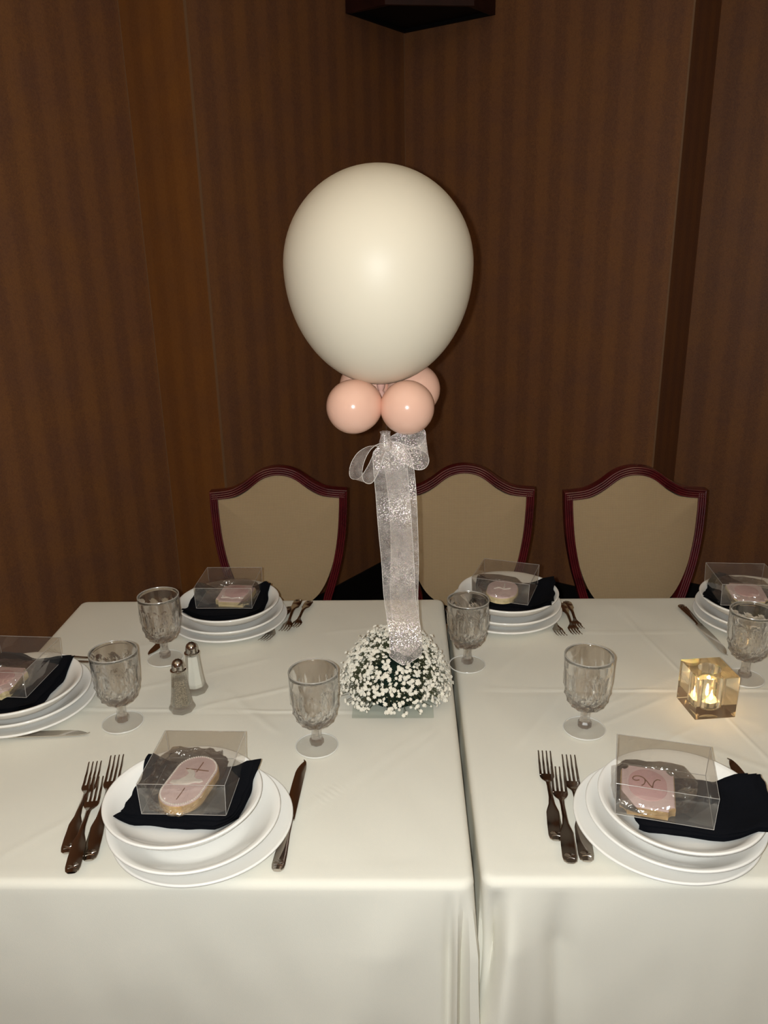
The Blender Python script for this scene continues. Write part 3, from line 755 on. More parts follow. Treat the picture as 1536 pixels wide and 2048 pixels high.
# ------------------------------------------------------------------ napkins
def napkin(key, c, bowl, sx, sy, rz, label, seed, layers=4, taper=0.):
    """folded black napkin lying in the bowl: stacked, slightly slipped layers with soft rims"""
    r = random.Random(seed)
    rot = Matrix.Rotation(rz, 2); top = 0
    bm = bmesh.new()
    nx, ny = 26, 20
    base = .0012
    for L in range(layers):
        ox, oy, da = r.uniform(-.005, .005), r.uniform(-.005, .005), r.uniform(-.05, .05)
        sc_ = 1-.025*L; th = .0036
        R2 = Matrix.Rotation(rz+da, 2)
        def P(i, j, up):
            u, v = i/nx*2-1, j/ny*2-1
            # rounded, wavy outline
            e = max(abs(u), abs(v))
            wob = 1+.022*math.sin(u*6+L*2+seed)*e+.02*math.sin(v*7+seed*2+L)*e + .03*noise.noise(Vector((u*3+seed, v*3+L*3, seed)))*e
            uu = u*(1-taper*v*.5)
            q = R2 @ Vector((uu*sx/2*sc_*wob, v*sy/2*sc_*wob)) + Vector((c[0]+ox, c[1]+oy))
            rr = math.hypot(q.x-bowl[0], q.y-bowl[1])
            zb = bowl_z(rr) + (max(0, rr-(BR_-.006)))*.2
            zz = max(zb, Z3+.0125)
            edge = max(0, 1-(1-e)/.10)
            roll = th*(.5-.5*math.sqrt(max(0, 1-edge*edge))) 
            z = zz+base+L*th*1.05*(1-.45*max(0, min(1, (rr-.085)/.025))) + (th-roll if up else roll)
            z += .0010*noise.noise(Vector((q.x*55, q.y*55, L*3+seed))) + .0012*noise.noise(Vector((q.x*22, q.y*22, seed)))*(L+1)/layers
            return Vector((q.x-c[0], q.y-c[1], z-T))
        U = [[bm.verts.new(P(i, j, True)) for j in range(ny+1)] for i in range(nx+1)]
        D = [[bm.verts.new(P(i, j, False)) for j in range(ny+1)] for i in range(nx+1)]
        for i in range(nx):
            for j in range(ny):
                bm.faces.new((U[i][j], U[i+1][j], U[i+1][j+1], U[i][j+1])); bm.faces.new((D[i][j], D[i][j+1], D[i+1][j+1], D[i+1][j]))
        for i in range(nx):
            bm.faces.new((U[i][0], D[i][0], D[i+1][0], U[i+1][0])); bm.faces.new((U[i][ny], U[i+1][ny], D[i+1][ny], D[i][ny]))
        for j in range(ny):
            bm.faces.new((U[0][j], U[0][j+1], D[0][j+1], D[0][j])); bm.faces.new((U[nx][j], D[nx][j], D[nx][j+1], U[nx][j+1]))
    o = bm2obj('napkin', bm, M['napkin'], None, True, (c[0], c[1], T))
    return tag(o, label, 'napkin', 'folded black napkins')
ZB = T+.0660                                       # level the boxes stand on
napkin('FL', (-.320, .973), SET['FL'][2], .176, .128, math.radians(-6), 'folded black napkin under the box with the oval cross cookie', 1)
napkin('FR', (.408, .946), SET['FR'][2], .178, .122, math.radians(-8), 'folded black napkin under the monogram cookie box, jutting out to its right', 2)
napkin('BL', (-.407, 1.635), SET['BL'][2], .172, .150, math.radians(2), 'folded black napkin in the back left bowl, beyond the salt shaker', 3)
napkin('BC', (.240, 1.672), SET['BC'][2], .180, .140, math.radians(-12), 'folded black napkin in the back centre bowl, before the middle chair', 4)
napkin('BR', (.755, 1.640), SET['BR'][2], .172, .150, math.radians(-30), 'folded black napkin in the bowl at the back right edge', 5)
napkin('L', (-.735, 1.285), SET['L'][2], .150, .172, math.radians(-4), 'folded black napkin in the bowl at the left table edge', 6)

# ------------------------------------------------------------------ favour boxes
def favour_box(c, rz, sx, sy, sz, label, skew=0.):
    t = thing('favor_box', label, 'box', (c[0], c[1], ZB), rz, 'clear favor boxes on the napkins')
    def pt(a, b, h): return Vector((a*sx/2*(1+.03*h)+skew*b*.01, b*sy/2, h*sz+.0004))
    bm = bmesh.new()
    lo = [pt(a, b, 0) for a, b in ((-1, -1), (1, -1), (1, 1), (-1, 1))]; hi = [pt(a, b, 1) for a, b in ((-1, -1), (1, -1), (1, 1), (-1, 1))]
    # panels subdivided so the film can bow a little
    def panel(A, B, C_, D_, amp, seed):
        n = 8; V = []
        nn = (B-A).cross(D_-A).normalized()
        for i in range(n+1):
            V.append([])
            for j in range(n+1):
                u, v = i/n, j/n; p = (A*(1-u)+B*u)*(1-v)+(D_*(1-u)+C_*u)*v
                p = p+nn*amp*math.sin(PI*u)*math.sin(PI*v)*(1+.6*noise.noise(Vector((u*3, v*3, seed)))); V[-1].append(bm.verts.new(p))
        for i in range(n):
            for j in range(n): bm.faces.new((V[i][j], V[i+1][j], V[i+1][j+1], V[i][j+1]))
    panel(hi[0], hi[1], hi[2], hi[3], .0016, 1); panel(lo[3], lo[2], lo[1], lo[0], 0, 2)
    for i in range(4): panel(lo[i], lo[(i+1) % 4], hi[(i+1) % 4], hi[i], .0012*(-1)**i, i)
    bmesh.ops.remove_doubles(bm, verts=bm.verts, dist=1e-6)
    o = bm2obj('film_shell', bm, M['film'], t, False)
    so = o.modifiers.new('thickness', 'SOLIDIFY'); so.thickness = .00025; so.offset = 1
    bm = bmesh.new()
    for i in range(4):
        add_tube(bm, [lo[i], lo[(i+1) % 4]], .00042, 5); add_tube(bm, [hi[i], hi[(i+1) % 4]], .00042, 5); add_tube(bm, [lo[i], hi[i]], .00042, 5)
    bm2obj('folded_edge', bm, M['fold'], t, False)
    for sgn in (-1, 1):                                          # tuck flaps in the front corners
        for tri in (((sgn*.985, -.985, .06), (sgn*.985, -.985, .94), (sgn*.45, -.97, .10)), ((sgn*.985, -.96, .03), (sgn*.30, -.55, .03), (sgn*.985, .2, .03))):
            bm = bmesh.new(); bm.faces.new([bm.verts.new(pt(*p)) for p in tri])
            f = bm2obj('tuck_flap', bm, M['film'], t, False)
            so = f.modifiers.new('thickness', 'SOLIDIFY'); so.thickness = .0002
    return t
favour_box((-.318, .985), math.radians(-1.5), .121, .130, .050, 'clear favor box holding the oval cookie with a cross')
favour_box((.361, .965), math.radians(-14.5), .128, .120, .050, 'clear favor box holding the monogram cookie')
favour_box((-.408, 1.655), math.radians(-1), .125, .120, .048, 'clear favor box at the back left place, before the left chair')
favour_box((.222, 1.678), math.radians(-19), .126, .120, .049, 'clear favor box at the back centre place, before the middle chair')
favour_box((.746, 1.652), math.radians(-4), .126, .124, .049, 'clear favor box cut off by the right edge of the photo')
favour_box((-.742, 1.300), math.radians(-4), .122, .135, .050, 'clear favor box at the left edge, beside the goblet')

# ------------------------------------------------------------------ cookies
def stadium(w_, l, n=40):
    """oval outline: width w, length l along y, straight flanks"""
    r = w_/2; s = l/2-r; P = []
    for i in range(n):
        a = 2*PI*i/n; P.append((r*math.cos(a), r*math.sin(a)+(s if math.sin(a) > 0 else -s)))
    return P
def plaque(w_, l, b):
    """rectangle with scooped corners and bowed ends"""
    P = []
    for cx, cy, a0 in ((w_/2, -l/2, PI), (w_/2, l/2, PI*1.5), (-w_/2, l/2, 0), (-w_/2, -l/2, PI/2)):
        arc = []
        for i in range(6):
            a = a0 - PI/2*i/5
            arc.append((cx+b*math.cos(a), cy+b*math.sin(a)))
        P += arc
    # order counter-clockwise by angle
    P.sort(key=lambda p: math.atan2(p[1], p[0]))
    out = []
    for x, y in P:
        out.append((x, y*(1+.06*(1-abs(x)/(w_/2)) if abs(y) > l/2-b*.6 else 1)))
    return out
def shrink(P, d):
    n = len(P); out = []
    for i in range(n):
        t = Vector(P[(i+1) % n])-Vector(P[i-1]); t = t.normalized() if t.length > 1e-9 else Vector((1, 0)); out.append((P[i][0]-t.y*d, P[i][1]+t.x*d))
    return out
def curve_tube(name, lines, r, m, parent, n=6):
    bm = bmesh.new()
    for ln in lines:
        add_tube(bm, ln, r, n)
    bmesh.ops.recalc_face_normals(bm, faces=bm.faces)
    return bm2obj(name, bm, m, parent)
def wrapper(parent, w_, l, h, seed, bunch):
    """crinkled clear bag around the biscuit, gathered at one end"""
    bm = bmesh.new()
    bmesh.ops.create_icosphere(bm, subdivisions=3 if seed > 1 else 4, radius=1)
    for v in bm.verts:
        p = v.co; q = Vector((p.x, p.y, p.z))
        k = (abs(q.x)**3+abs(q.y)**3+abs(q.z)**3)**(1/3)
        q = q/k
        crk = 1+.09*noise.noise(Vector((q.x*3+seed, q.y*3, q.z*3)))+.12*abs(noise.noise(Vector((q.x*6+seed, q.y*7, q.z*7))))
        z = max(0, q.z*.5+.5)*h*crk
        x = q.x*w_/2*crk; y = q.y*l/2*crk
        if bunch and x*bunch > 0: 
            f = (x*bunch)/(w_/2); x *= 1+.30*f*f; z *= 1+.5*f*f
            z += f*f*.007*noise.noise(Vector((y*160, seed, 1)))
        v.co = Vector((x, y, max(.0008, z)))
    for f in bm.faces: f.smooth = False
    return bm2obj('cellophane_bag', bm, M['cello'], parent, False)
CG = 'iced cookies in the clear boxes'
def cookie_base(t, P, th, bis, top, inset=.0012, ic=.0022):
    bm = bmesh.new(); add_prism(bm, P, 0, th, .0018, 3); bmesh.ops.recalc_face_normals(bm, faces=bm.faces); bm2obj('biscuit', bm, bis, t)
    bm = bmesh.new(); add_prism(bm, shrink(P, inset), th-.0002, th+ic, .0016, 3); bmesh.ops.recalc_face_normals(bm, faces=bm.faces); bm2obj('icing', bm, top, t)
    return th+ic
ZC = ZB+.0012
# oval with cross and dove
t = thing('cookie', 'oval pale pink cookie with beaded rim, thin cross and white dove', 'cookie', (-.324, .973, ZC+.003), math.radians(-14), CG)
t.rotation_euler = (math.radians(3), 0, math.radians(-14))
P = stadium(.066, .110, 56); zt = cookie_base(t, P, .013, M['biscuit'], M['icing'])
bm = bmesh.new()
ring = shrink(P, .0030); ring = [Vector((x, y, zt)) for x, y in ring]; ln = sum((ring[i]-ring[i-1]).length for i in range(len(ring))); nb = 84; acc = 0; i = 0; pos = ring[0].copy()
per = []; tot = 0
for i in range(len(ring)): per.append((tot, ring[i])); tot += (ring[(i+1) % len(ring)]-ring[i]).length
for b_ in range(nb):
    s = tot*b_/nb; j = max(k for k in range(len(per)) if per[k][0] <= s); a = per[j][1]; c = ring[(j+1) % len(ring)]; f = (s-per[j][0])/max(1e-9, (c-a).length)
    bmesh.ops.create_icosphere(bm, subdivisions=1, radius=.00165, matrix=Matrix.Translation(a.lerp(c, f)))
stuff(bm2obj('beaded_rim', bm, M['royal'], t))
cz = zt+.0003
curve_tube('cross_stem', [[(0.003, .040, cz), (.003, .018, cz)]], .0008, M['bronze'], t)
curve_tube('cross_stem', [[(.003, -.018, cz), (.003, -.042, cz)]], .0008, M['bronze'], t)
curve_tube('cross_bar', [[(-.016, .0215, cz), (.020, .0235, cz)]], .0008, M['bronze'], t)
bm = bmesh.new()                                                # dove in white icing: body, wing, tail, head
body = [(-.024, -.013), (-.016, -.0145), (-.006, -.013), (.004, -.010), (.012, -.004), (.019, -.003), (.0225, .001), (.019, .004), (.012, .003), (.006, .006), (.004, .013), (-.001, .019), (-.009, .021), (-.012, .017), (-.006, .012), (-.008, .004), (-.014, -.004), (-.023, -.007)]
add_prism(bm, body, zt-.0003, zt+.0020, .0012, 3); bmesh.ops.recalc_face_normals(bm, faces=bm.faces); bm2obj('dove', bm, M['royal'], t)
wrapper(t, .084, .132, .026, 1, -1)
# monogram plaque
t = thing('cookie', 'pink plaque cookie with a script letter N', 'cookie', (.337, .957, ZC+.003), math.radians(-13), CG)
t.rotation_euler = (math.radians(5), 0, math.radians(-15))
P = plaque(.074, .084, .010); zt = cookie_base(t, P, .013, M['biscuit'], M['icing'])
bm = bmesh.new(); add_prism(bm, [(x*.90, y*.90+.004) for x, y in stadium(.058, .070, 40)], zt-.0004, zt+.0011, .0008, 2); bmesh.ops.recalc_face_normals(bm, faces=bm.faces); bm2obj('oval_medallion', bm, M['icing2'], t)
cz = zt+.0013
def sp(pts): return [tuple(v) for v in spline([(x, y+.006, cz) for x, y in pts], 6)]
curve_tube('letter_n', [sp([(-.0115, .0045), (-.0165, .0025), (-.0205, .0055), (-.0185, .0105), (-.012, .0125), (-.0055, .010), (-.0035, .004), (-.0055, -.003), (-.0085, -.006)]),
                        sp([(-.0055, .010), (-.001, .004), (.003, -.003), (.0065, -.0075)]),
                        sp([(.0065, -.0075), (.007, -.001), (.009, .006), (.013, .0105), (.0175, .010)])], .00085, M['bronze'], t)
wrapper(t, .098, .096, .030, 5, 1)
# back left plaque
t = thing('cookie', 'pale cream and pink plaque cookie at the back left place', 'cookie', (-.392, 1.645, ZC), 0, CG); t.rotation_euler = (math.radians(4), 0, math.radians(-6))
zt = cookie_base(t, plaque(.076, .080, .010), .012, M['palebiscuit'], M['icing'])
bm = bmesh.new(); add_prism(bm, [(x*.85, y*.85+.006) for x, y in stadium(.062, .066, 36)], zt-.0004, zt+.0012, .0008, 2); bmesh.ops.recalc_face_normals(bm, faces=bm.faces); bm2obj('oval_medallion', bm, M['icing2'], t)
curve_tube('piping', [[tuple(v) for v in spline([(-.026, -.026, zt+.001), (-.012, -.023, zt+.001), (0, -.027, zt+.001), (.012, -.023, zt+.001), (.026, -.026, zt+.001)], 5)]], .0012, M['royal'], t)
w_ = wrapper(t, .100, .092, .034, 9, -1)
# back centre oval
t = thing('cookie', 'rounded pale pink cookie with white icing at the back centre place', 'cookie', (.212, 1.655, ZC), 0, CG); t.rotation_euler = (math.radians(4), 0, math.radians(-14))
zt = cookie_base(t, [(x, y) for x, y in stadium(.070, .088, 44)], .013, M['palebiscuit'], M['icing'])
curve_tube('piping', [[tuple(v) for v in spline([(-.018, -.004, zt+.0006), (-.008, .003, zt+.001), (.004, -.002, zt+.001), (.018, .004, zt+.0006)], 5)], [(0.003, .024, zt+.0003), (.003, .006, zt+.0003)]], .0016, M['royal'], t)
wrapper(t, .086, .100, .030, 14, -1)
# back right and left
for (x, y, rz, lab, sd) in ((.748, 1.632, -8, 'pale pink plaque cookie in the box cut off by the right edge', 21), (-.752, 1.268, -6, 'pale pink plaque cookie in the box at the left edge', 33)):
    t = thing('cookie', lab, 'cookie', (x, y, ZC), 0, CG); t.rotation_euler = (math.radians(4), 0, math.radians(rz))
    zt = cookie_base(t, plaque(.076, .082, .010), .012, M['palebiscuit'], M['icing'])
    bm = bmesh.new(); add_prism(bm, [(a*.8, b*.8+.003) for a, b in stadium(.062, .066, 36)], zt-.0004, zt+.0012, .0008, 2); bmesh.ops.recalc_face_normals(bm, faces=bm.faces); bm2obj('oval_medallion', bm, M['icing2'], t)
    wrapper(t, .094, .100, .032, sd, 1 if x < 0 else -1)

# ------------------------------------------------------------------ cutlery
def solid_strip(bm, rows, sect=8):
    """rows: (y, half width, z centre, half thickness, x offset) -> rounded strip"""
    rings = []
    for y, hw, z, ht, xo in rows:
        ring = []
        for k in range(sect):
            a = 2*PI*k/sect+PI/sect; c, s = math.cos(a), math.sin(a)
            px = math.copysign(abs(c)**.6, c)*hw; pz = math.copysign(abs(s)**.8, s)*ht
            ring.append(Vector((xo+px, y, z+pz)))
        rings.append(ring)
    add_rings(bm, rings)
def shell_emblem(parent, y, z, s=1., zf=None):
    bm = bmesh.new()
    for i in range(9):
        a = math.radians(-64+16*i); d = Vector((math.sin(a), math.cos(a), 0))
        o = Vector((0, y-.003*s, z)); add_tube(bm, [o+d*.0018*s, o+d*.0050*s+Vector((0, 0, .0004)), o+d*.0080*s], [.0003*s, .0007*s, .0008*s], 5)
    add_tube(bm, [(-.006*s, y-.0055*s, z), (0, y-.0042*s, z+.0004), (.006*s, y-.0055*s, z)], .0006*s, 5)
    bmesh.ops.recalc_face_normals(bm, faces=bm.faces)
    return bm2obj('shell_emblem', bm, M['steel'], parent)
FZ = [(0, .0045), (.03, .0065), (.085, .0115), (.12, .0085), (.140, .0042), (.155, .0045), (.175, .0075), (.2, .0135)]
def make_fork():
    root = thing('fork', 'x', 'fork')
    bm = bmesh.new()
    hw = [(0, .0055), (.003, .0092), (.010, .0108), (.03, .0108), (.055, .0098), (.070, .0050), (.085, .0036), (.115, .0033), (.128, .0040), (.137, .0090), (.143, .0118), (.150, .0121)]
    rows = []
    for i in range(51):
        y = .150*i/50; h = lerp_lin(hw, y); z = lerp_tab(FZ, y); rows.append((y, h, z, .0016 if y < .12 else .0011, 0))
    solid_strip(bm, rows, 10)
    for k in range(4):
        xo = (-1.5+k)*.0064; rr = []
        for i in range(12):
            f = i/11; y = .148+.052*f; rr.append((y, .0020*(1-.55*f**2), lerp_tab(FZ, y), .0010*(1-.4*f), xo*(1+.02*f)))
        solid_strip(bm, rr, 6)
    bmesh.ops.recalc_face_normals(bm, faces=bm.faces); bm2obj('fork_body', bm, M['steel'], root)
    shell_emblem(root, .012, lerp_tab(FZ, .012)+.0014)
    return root
forks = [  # handle end, angle (deg, direction of the tines), length scale, lift, label
 ((-.492, .912), 99.3, 1.02, 0, 'steel fork farthest left at the front left place'),
 ((-.467, .868), 100.5, 1.00, .006, 'steel fork in front at the front left place, its handle lowest in the photo'),
 ((-.455, .898), 99.5, 1.18, 0, 'steel dinner fork partly under the front left plates'),
 ((.209, .940), 85.7, 1.01, 0, 'steel fork farthest left at the front right place'),
 ((.219, .889), 85.1, 1.01, .006, 'steel fork crossing over its neighbours at the front right place'),
 ((.244, .899), 85.5, 1.16, 0, 'steel dinner fork tucked against the front right plates'),
 ((-.240, 1.760), -97.5, .80, 0, 'dark steel fork farthest right at the back left place'),
 ((-.266, 1.756), -93.5, .92, .006, 'dark steel fork in the middle of the back left trio'),
 ((-.283, 1.728), -100.5, .96, 0, 'dark steel fork nearest the plates at the back left place'),
 ((.378, 1.748), -90.5, .80, 0, 'dark steel fork farthest right at the back centre place'),
 ((.360, 1.725), -89, .88, .006, 'dark steel fork in the middle of the back centre trio'),
 ((.326, 1.735), -88, .90, 0, 'dark steel fork half under the back centre plates'),
 ((-.800, 1.470), 3, 1.02, 0, 'dark steel fork lying behind the left edge plates'),
 ((-.790, 1.444), 6, 1.12, 0, 'dark steel fork just behind the left edge plates, its tines behind the goblet'),
]
f0 = None
def plate_lift(k): return 0
for (p, ang, s, lift, lab) in forks:
    loc = (p[0], p[1], T+.0016+lift); rz = math.radians(ang-90)
    if f0 is None: f0 = make_fork(); f = f0; f.location = loc; f.rotation_euler = (0, 0, rz); f['label'] = lab; f['group'] = 'steel forks'
    else: f = dup(f0, loc, rz, lab, 'steel forks')
    f.scale = (1+.25*(s-1), s, 1)
def make_knife():
    root = thing('table_knife', 'x', 'knife')
    bm = bmesh.new(); hw = [(0, .0060), (.003, .0088), (.010, .0098), (.03, .0092), (.07, .0066), (.098, .0060), (.105, .0072)]
    solid_strip(bm, [(.105*i/30, lerp_lin(hw, .105*i/30), .0052, lerp_lin([(0, .0026), (.02, .0034), (.105, .0030)], .105*i/30), 0) for i in range(31)], 10)
    bmesh.ops.recalc_face_normals(bm, faces=bm.faces); bm2obj('handle', bm, M['steel'], root)
    shell_emblem(root, .012, .0082)
    bm = bmesh.new(); top = []
    for i in range(33):
        y = .100+.145*i/32; f = i/32
        right = .0078*(1-.02*f) if f < .80 else .0078*math.sqrt(max(0, 1-((f-.80)/.20)**2))*.99+.0001
        left = -.0078-.0022*math.sin(PI*min(1, f*1.1)) if f < .72 else (-.0078-.0022*math.sin(PI*.792))*(1-((f-.72)/.28)**2.2) + .004*((f-.72)/.28)**2.2
        if left > right: left = right-.0002
        top.append((left, right, y))
    rings = [[Vector((l, y, .0042)), Vector(((l+r)/2, y, .0034)), Vector((r, y, .0034)), Vector((r, y, .0058)), Vector(((l+r)/2, y, .0056)), Vector((l, y, .0048))] for l, r, y in top]
    add_rings(bm, rings); bmesh.ops.recalc_face_normals(bm, faces=bm.faces); bm2obj('blade', bm, M['blade'], root)
    return root
knives = [((-.185, .880), 88.5, 1.02, 'steel knife right of the front left plates'), ((.555, .885), 97, 1.02, 'steel knife with only its tip showing behind the monogram napkin'),
          ((.640, 1.722), -85.5, .98, 'steel knife left of the back right plates, behind the glass cube'), ((-.812, 1.196), 3.6, .98, 'steel knife in front of the left edge plates'),
          ((-.515, 1.735), -99, 1.0, 'dark steel knife behind the back left goblet'), ((.096, 1.718), -87, .84, 'dark steel knife beside the table gap, behind a goblet')]
k0 = None
for (p, ang, s, lab) in knives:
    loc = (p[0], p[1], T+.0012); rz = math.radians(ang-90)
    if k0 is None: k0 = make_knife(); k = k0; k.location = loc; k.rotation_euler = (0, 0, rz); k['label'] = lab; k['group'] = 'steel table knives'
    else: k = dup(k0, loc, rz, lab, 'steel table knives')
    k.scale = (1, s, 1)

# ------------------------------------------------------------------ goblets
def make_goblet():
    g = thing('water_goblet', 'x', 'goblet')
    # bowl: cut panels outside, smooth inside
    inner = [(.0404, .1472), (.0399, .1400), (.0395, .1300), (.0390, .1160), (.0384, .1040), (.0374, .0920), (.0356, .0800), (.0320, .0690), (.0260, .0610), (.0160, .0565), (.004, .0555)]
    # outside: a collar of diamond points low on the bowl, tall arched flutes above, plain round lip
    n = 60
    rows = [(.0088, .0430, 0, 0), (.0170, .0446, 0, 0), (.0255, .0490, 1, .0010), (.0315, .0552, 2, .0014), (.0352, .0632, 1, .0016), (.0376, .0722, 2, .0017), (.0391, .0818, 1, .0016), (.0402, .0910, 2, .0013),
            (.0408, .1010, 3, .0016), (.0412, .1110, 3, .0015), (.0414, .1180, 3, .0009), (.0416, .1235, 3, .0003), (.0417, .1300, 0, 0), (.0419, .1390, 0, 0), (.0423, .1458, 0, 0), (.0418, .1476, 0, 0)]
    def wave(i, kind):
        if kind == 0: return 0.
        if kind == 3: return (-1., -.55, .45, .9, .45, -.55)[i % 6]          # flute: hollow between ridges
        return (1., .1, -.7, -1., -.7, .1)[(i + (3 if kind == 2 else 0)) % 6]  # diamonds, staggered row by row
    bm = bmesh.new(); rings = []
    for r, z, kind, a in rows:
        ring = []
        for i in range(n):
            t = 2*PI*i/n; zz = z + (.0030*wave(i, 3)*-1 if kind == 3 and z > .115 else 0)
            rr = r + a*wave(i, kind); ring.append(Vector((rr*math.cos(t), rr*math.sin(t), zz)))
        rings.append(ring)
    for r, z in inner: rings.append([Vector((r*math.cos(2*PI*i/n), r*math.sin(2*PI*i/n), z)) for i in range(n)])
    add_rings(bm, rings); bmesh.ops.recalc_face_normals(bm, faces=bm.faces)
    me = bpy.data.meshes.new('bowl'); bm.to_mesh(me); bm.free()
    for p in me.polygons:
        zc = p.center.z; out = math.hypot(p.center.x, p.center.y) > lerp_lin([(.05, .022), (.06, .0285), (.07, .0345), (.08, .0373), (.1, .0393), (.13, .0405)], zc)
        p.use_smooth = not (out and zc < .124)
    me.materials.append(M['glass'])
    o = bpy.data.objects.new('bowl', me); COL.objects.link(o); o.parent = g
    bm = bmesh.new(); add_lathe(bm, [(.0118, .0068), (.0128, .0100), (.0124, .0150), (.0098, .0185), (.0086, .0230), (.0082, .0300), (.0088, .0370), (.0100, .0428)], 8); bmesh.ops.recalc_face_normals(bm, faces=bm.faces)
    bm2obj('stem', bm, M['stemglass'], g, False)
    bm = bmesh.new(); add_lathe(bm, [(.012, .0008), (.0335, .0), (.0362, .0007), (.0368, .0020), (.0360, .0034), (.0330, .0040), (.0220, .0052), (.0130, .0066), (.004, .0067)], 64); bmesh.ops.recalc_face_normals(bm, faces=bm.faces)
    bm2obj('foot', bm, M['footglass'], g)
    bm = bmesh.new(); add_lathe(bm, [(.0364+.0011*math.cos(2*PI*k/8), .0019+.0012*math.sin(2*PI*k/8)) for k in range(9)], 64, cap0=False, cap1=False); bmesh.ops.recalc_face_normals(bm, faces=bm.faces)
    bm2obj('foot_rim', bm, M['rimglass'], g)  # added ring that carries the painted flash glow round the foot
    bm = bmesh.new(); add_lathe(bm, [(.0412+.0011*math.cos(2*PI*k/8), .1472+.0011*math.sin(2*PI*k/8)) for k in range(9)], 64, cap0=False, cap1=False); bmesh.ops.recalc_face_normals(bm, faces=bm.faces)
    bm2obj('lip', bm, M['lipglass'], g)  # added ring that carries the painted pale haze
    return g
gob = [((-.161, 1.174), 'cut glass goblet between the knife tip and the flowers'), ((.309, 1.224), 'cut glass goblet in front on the right table, between fork tips and cube'),
       ((-.525, 1.246), 'cut glass goblet by the left edge plates, left of the pepper shaker'), ((-.515, 1.484), 'cut glass goblet behind the salt shaker, by the back left plates'),
       ((.119, 1.453), 'cut glass goblet right of the flowers, beside the table gap'), ((.657, 1.395), 'cut glass goblet behind the lit glass cube')]
g0 = None
for i, (p, lab) in enumerate(gob):
    loc = (p[0], p[1], T+.0020)
    if g0 is None: g0 = make_goblet(); g0.location = loc; g0['label'] = lab; g0['group'] = 'cut glass goblets'
    else: dup(g0, loc, .21*i, lab, 'cut glass goblets')

# ------------------------------------------------------------------ shakers
def shaker(x, y, fill, label, rz, level):
    t = thing('shaker', label, 'shaker', (x, y, T+.0020), rz, 'salt and pepper shakers')
    oct_ = 8
    def ring(r, z): return [Vector((r*math.cos(2*PI*i/oct_), r*math.sin(2*PI*i/oct_), z)) for i in range(oct_)]
    out = [(.0215, 0), (.0245, .003), (.0245, .007), (.0205, .016), (.0175, .034), (.0150, .060), (.0132, .078), (.0128, .082)]
    inn = [(.0118, .082), (.0120, .078), (.0136, .060), (.0160, .034), (.0178, .020), (.0170, .012), (.004, .011)]
    bm = bmesh.new(); add_rings(bm, [ring(r, z) for r, z in out+inn]); bmesh.ops.recalc_face_normals(bm, faces=bm.faces); bm2obj('glass_body', bm, M['shaker'], t, False)
    bm = bmesh.new(); ff = [(r-.0006, z) for r, z in reversed(inn) if z <= level]; ff = [(ff[0][0], ff[0][1]+.0004)]+ff[1:]+[(lerp_lin([(.012, .0170), (.034, .0160), (.06, .0136), (.082, .0118)], level)-.0007, level)]
    add_rings(bm, [ring(r, z) for r, z in ff]); bmesh.ops.recalc_face_normals(bm, faces=bm.faces); bm2obj('ground_pepper' if fill == 'pepper' else 'salt', bm, M[fill], t, False)
    bm = bmesh.new(); add_lathe(bm, [(.0132, .0818), (.0146, .0828), (.0146, .0846), (.0122, .0856), (.0116, .0880), (.0114, .0930), (.0106, .0975), (.0086, .1015), (.0052, .1042), (.0008, .1052)], 28); bmesh.ops.recalc_face_normals(bm, faces=bm.faces)
    cap = bm2obj('cap', bm, M['chrome'], t)
    bm = bmesh.new()
    for i in range(7):
        a = 2*PI*i/6; r = 0 if i == 6 else .0045; add_tube(bm, [(r*math.cos(a), r*math.sin(a), .1035 if i < 6 else .105), (r*math.cos(a), r*math.sin(a), .1048 if i < 6 else .1056)], .0007, 6)
    bm2obj('shaker_hole', bm, M['black'], cap)
shaker(-.427, 1.291, 'pepper', 'pepper shaker, faceted glass with a chrome dome cap', .25, .066)
shaker(-.4185, 1.357, 'salt', 'salt shaker, faceted glass with a chrome dome cap', .30, .078)

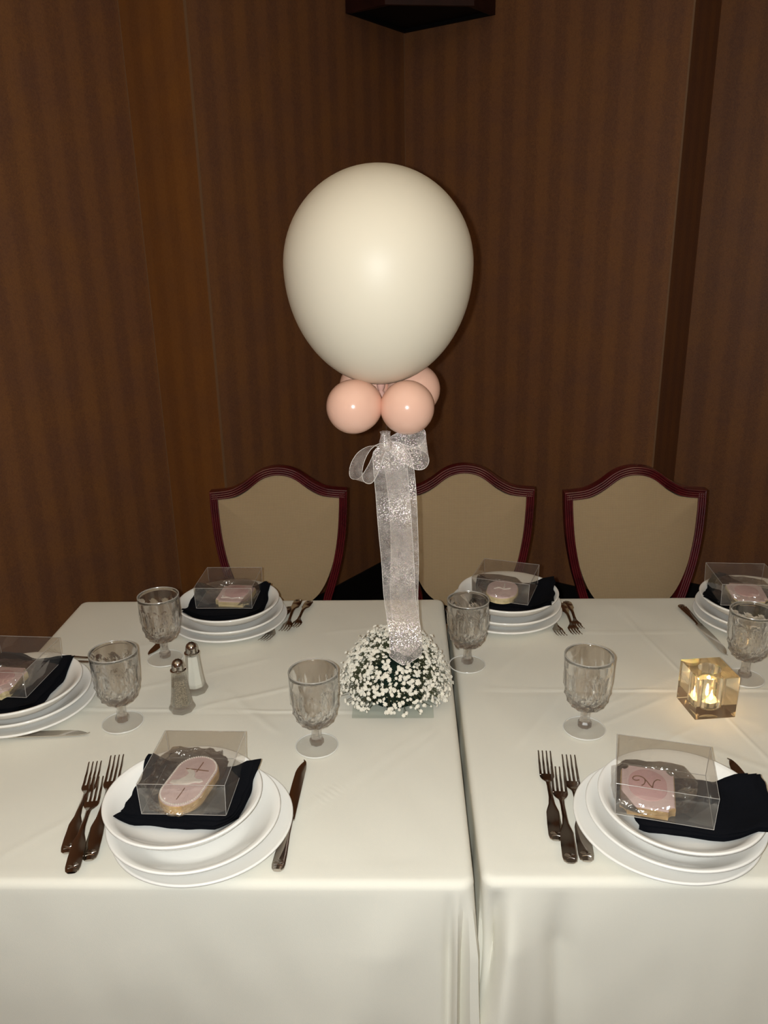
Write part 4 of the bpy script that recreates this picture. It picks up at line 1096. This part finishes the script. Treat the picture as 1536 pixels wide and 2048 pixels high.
# ------------------------------------------------------------------ glass cube with a tealight
CQ = (.545, 1.292); CRZ = math.radians(6.5)
t = thing('candle_holder', 'thick clear glass cube candle holder glowing on the right table', 'candle holder', (CQ[0], CQ[1], T+.0020), CRZ)
H = .0375; TZ = .082
bm = bmesh.new()
nseg = 48
def sq(i, hs):
    a = 2*PI*i/nseg; c, s = math.cos(a), math.sin(a); k = hs/max(abs(c), abs(s)); return c*k, s*k
def sqr(hs, z): return [Vector((*sq(i+nseg/8, hs), z)) for i in range(nseg)]
def cir(r, z): return [Vector((r*math.cos(2*PI*(i+nseg/8)/nseg), r*math.sin(2*PI*(i+nseg/8)/nseg), z)) for i in range(nseg)]
add_rings(bm, [sqr(H-.001, 0), sqr(H, .001), sqr(H, TZ-.001), sqr(H-.001, TZ), cir(.0205, TZ), cir(.0197, TZ-.0012), cir(.0195, .014), cir(.0185, .011), cir(.002, .0105)])
bmesh.ops.recalc_face_normals(bm, faces=bm.faces)
bm2obj('glass_block', bm, M['crystal'], t, False)
tl = thing('tealight', 'small lit tealight inside the glass cube', 'candle', (CQ[0], CQ[1], T+.0132), CRZ)
bm = bmesh.new(); add_lathe(bm, [(.0175, 0), (.0180, .001), (.0180, .013), (.0174, .013), (.0172, .0105), (.002, .0100)], 32); bmesh.ops.recalc_face_normals(bm, faces=bm.faces); bm2obj('cup', bm, M['chrome'], tl)
bm = bmesh.new(); add_lathe(bm, [(.0168, .0102), (.0168, .0108), (.010, .0106), (.001, .0104)], 32); bmesh.ops.recalc_face_normals(bm, faces=bm.faces); bm2obj('wax', bm, M['wax'], tl)
bm = bmesh.new(); add_tube(bm, [(0, 0, .0103), (.0003, 0, .016)], .0007, 6); bm2obj('wick', bm, M['black'], tl)
bm = bmesh.new(); add_lathe(bm, [(.0006, .0150), (.0026, .0180), (.0031, .0210), (.0024, .0250), (.0012, .0290), (.0002, .0320)], 16); bmesh.ops.recalc_face_normals(bm, faces=bm.faces); bm2obj('flame', bm, M['flame'], tl)
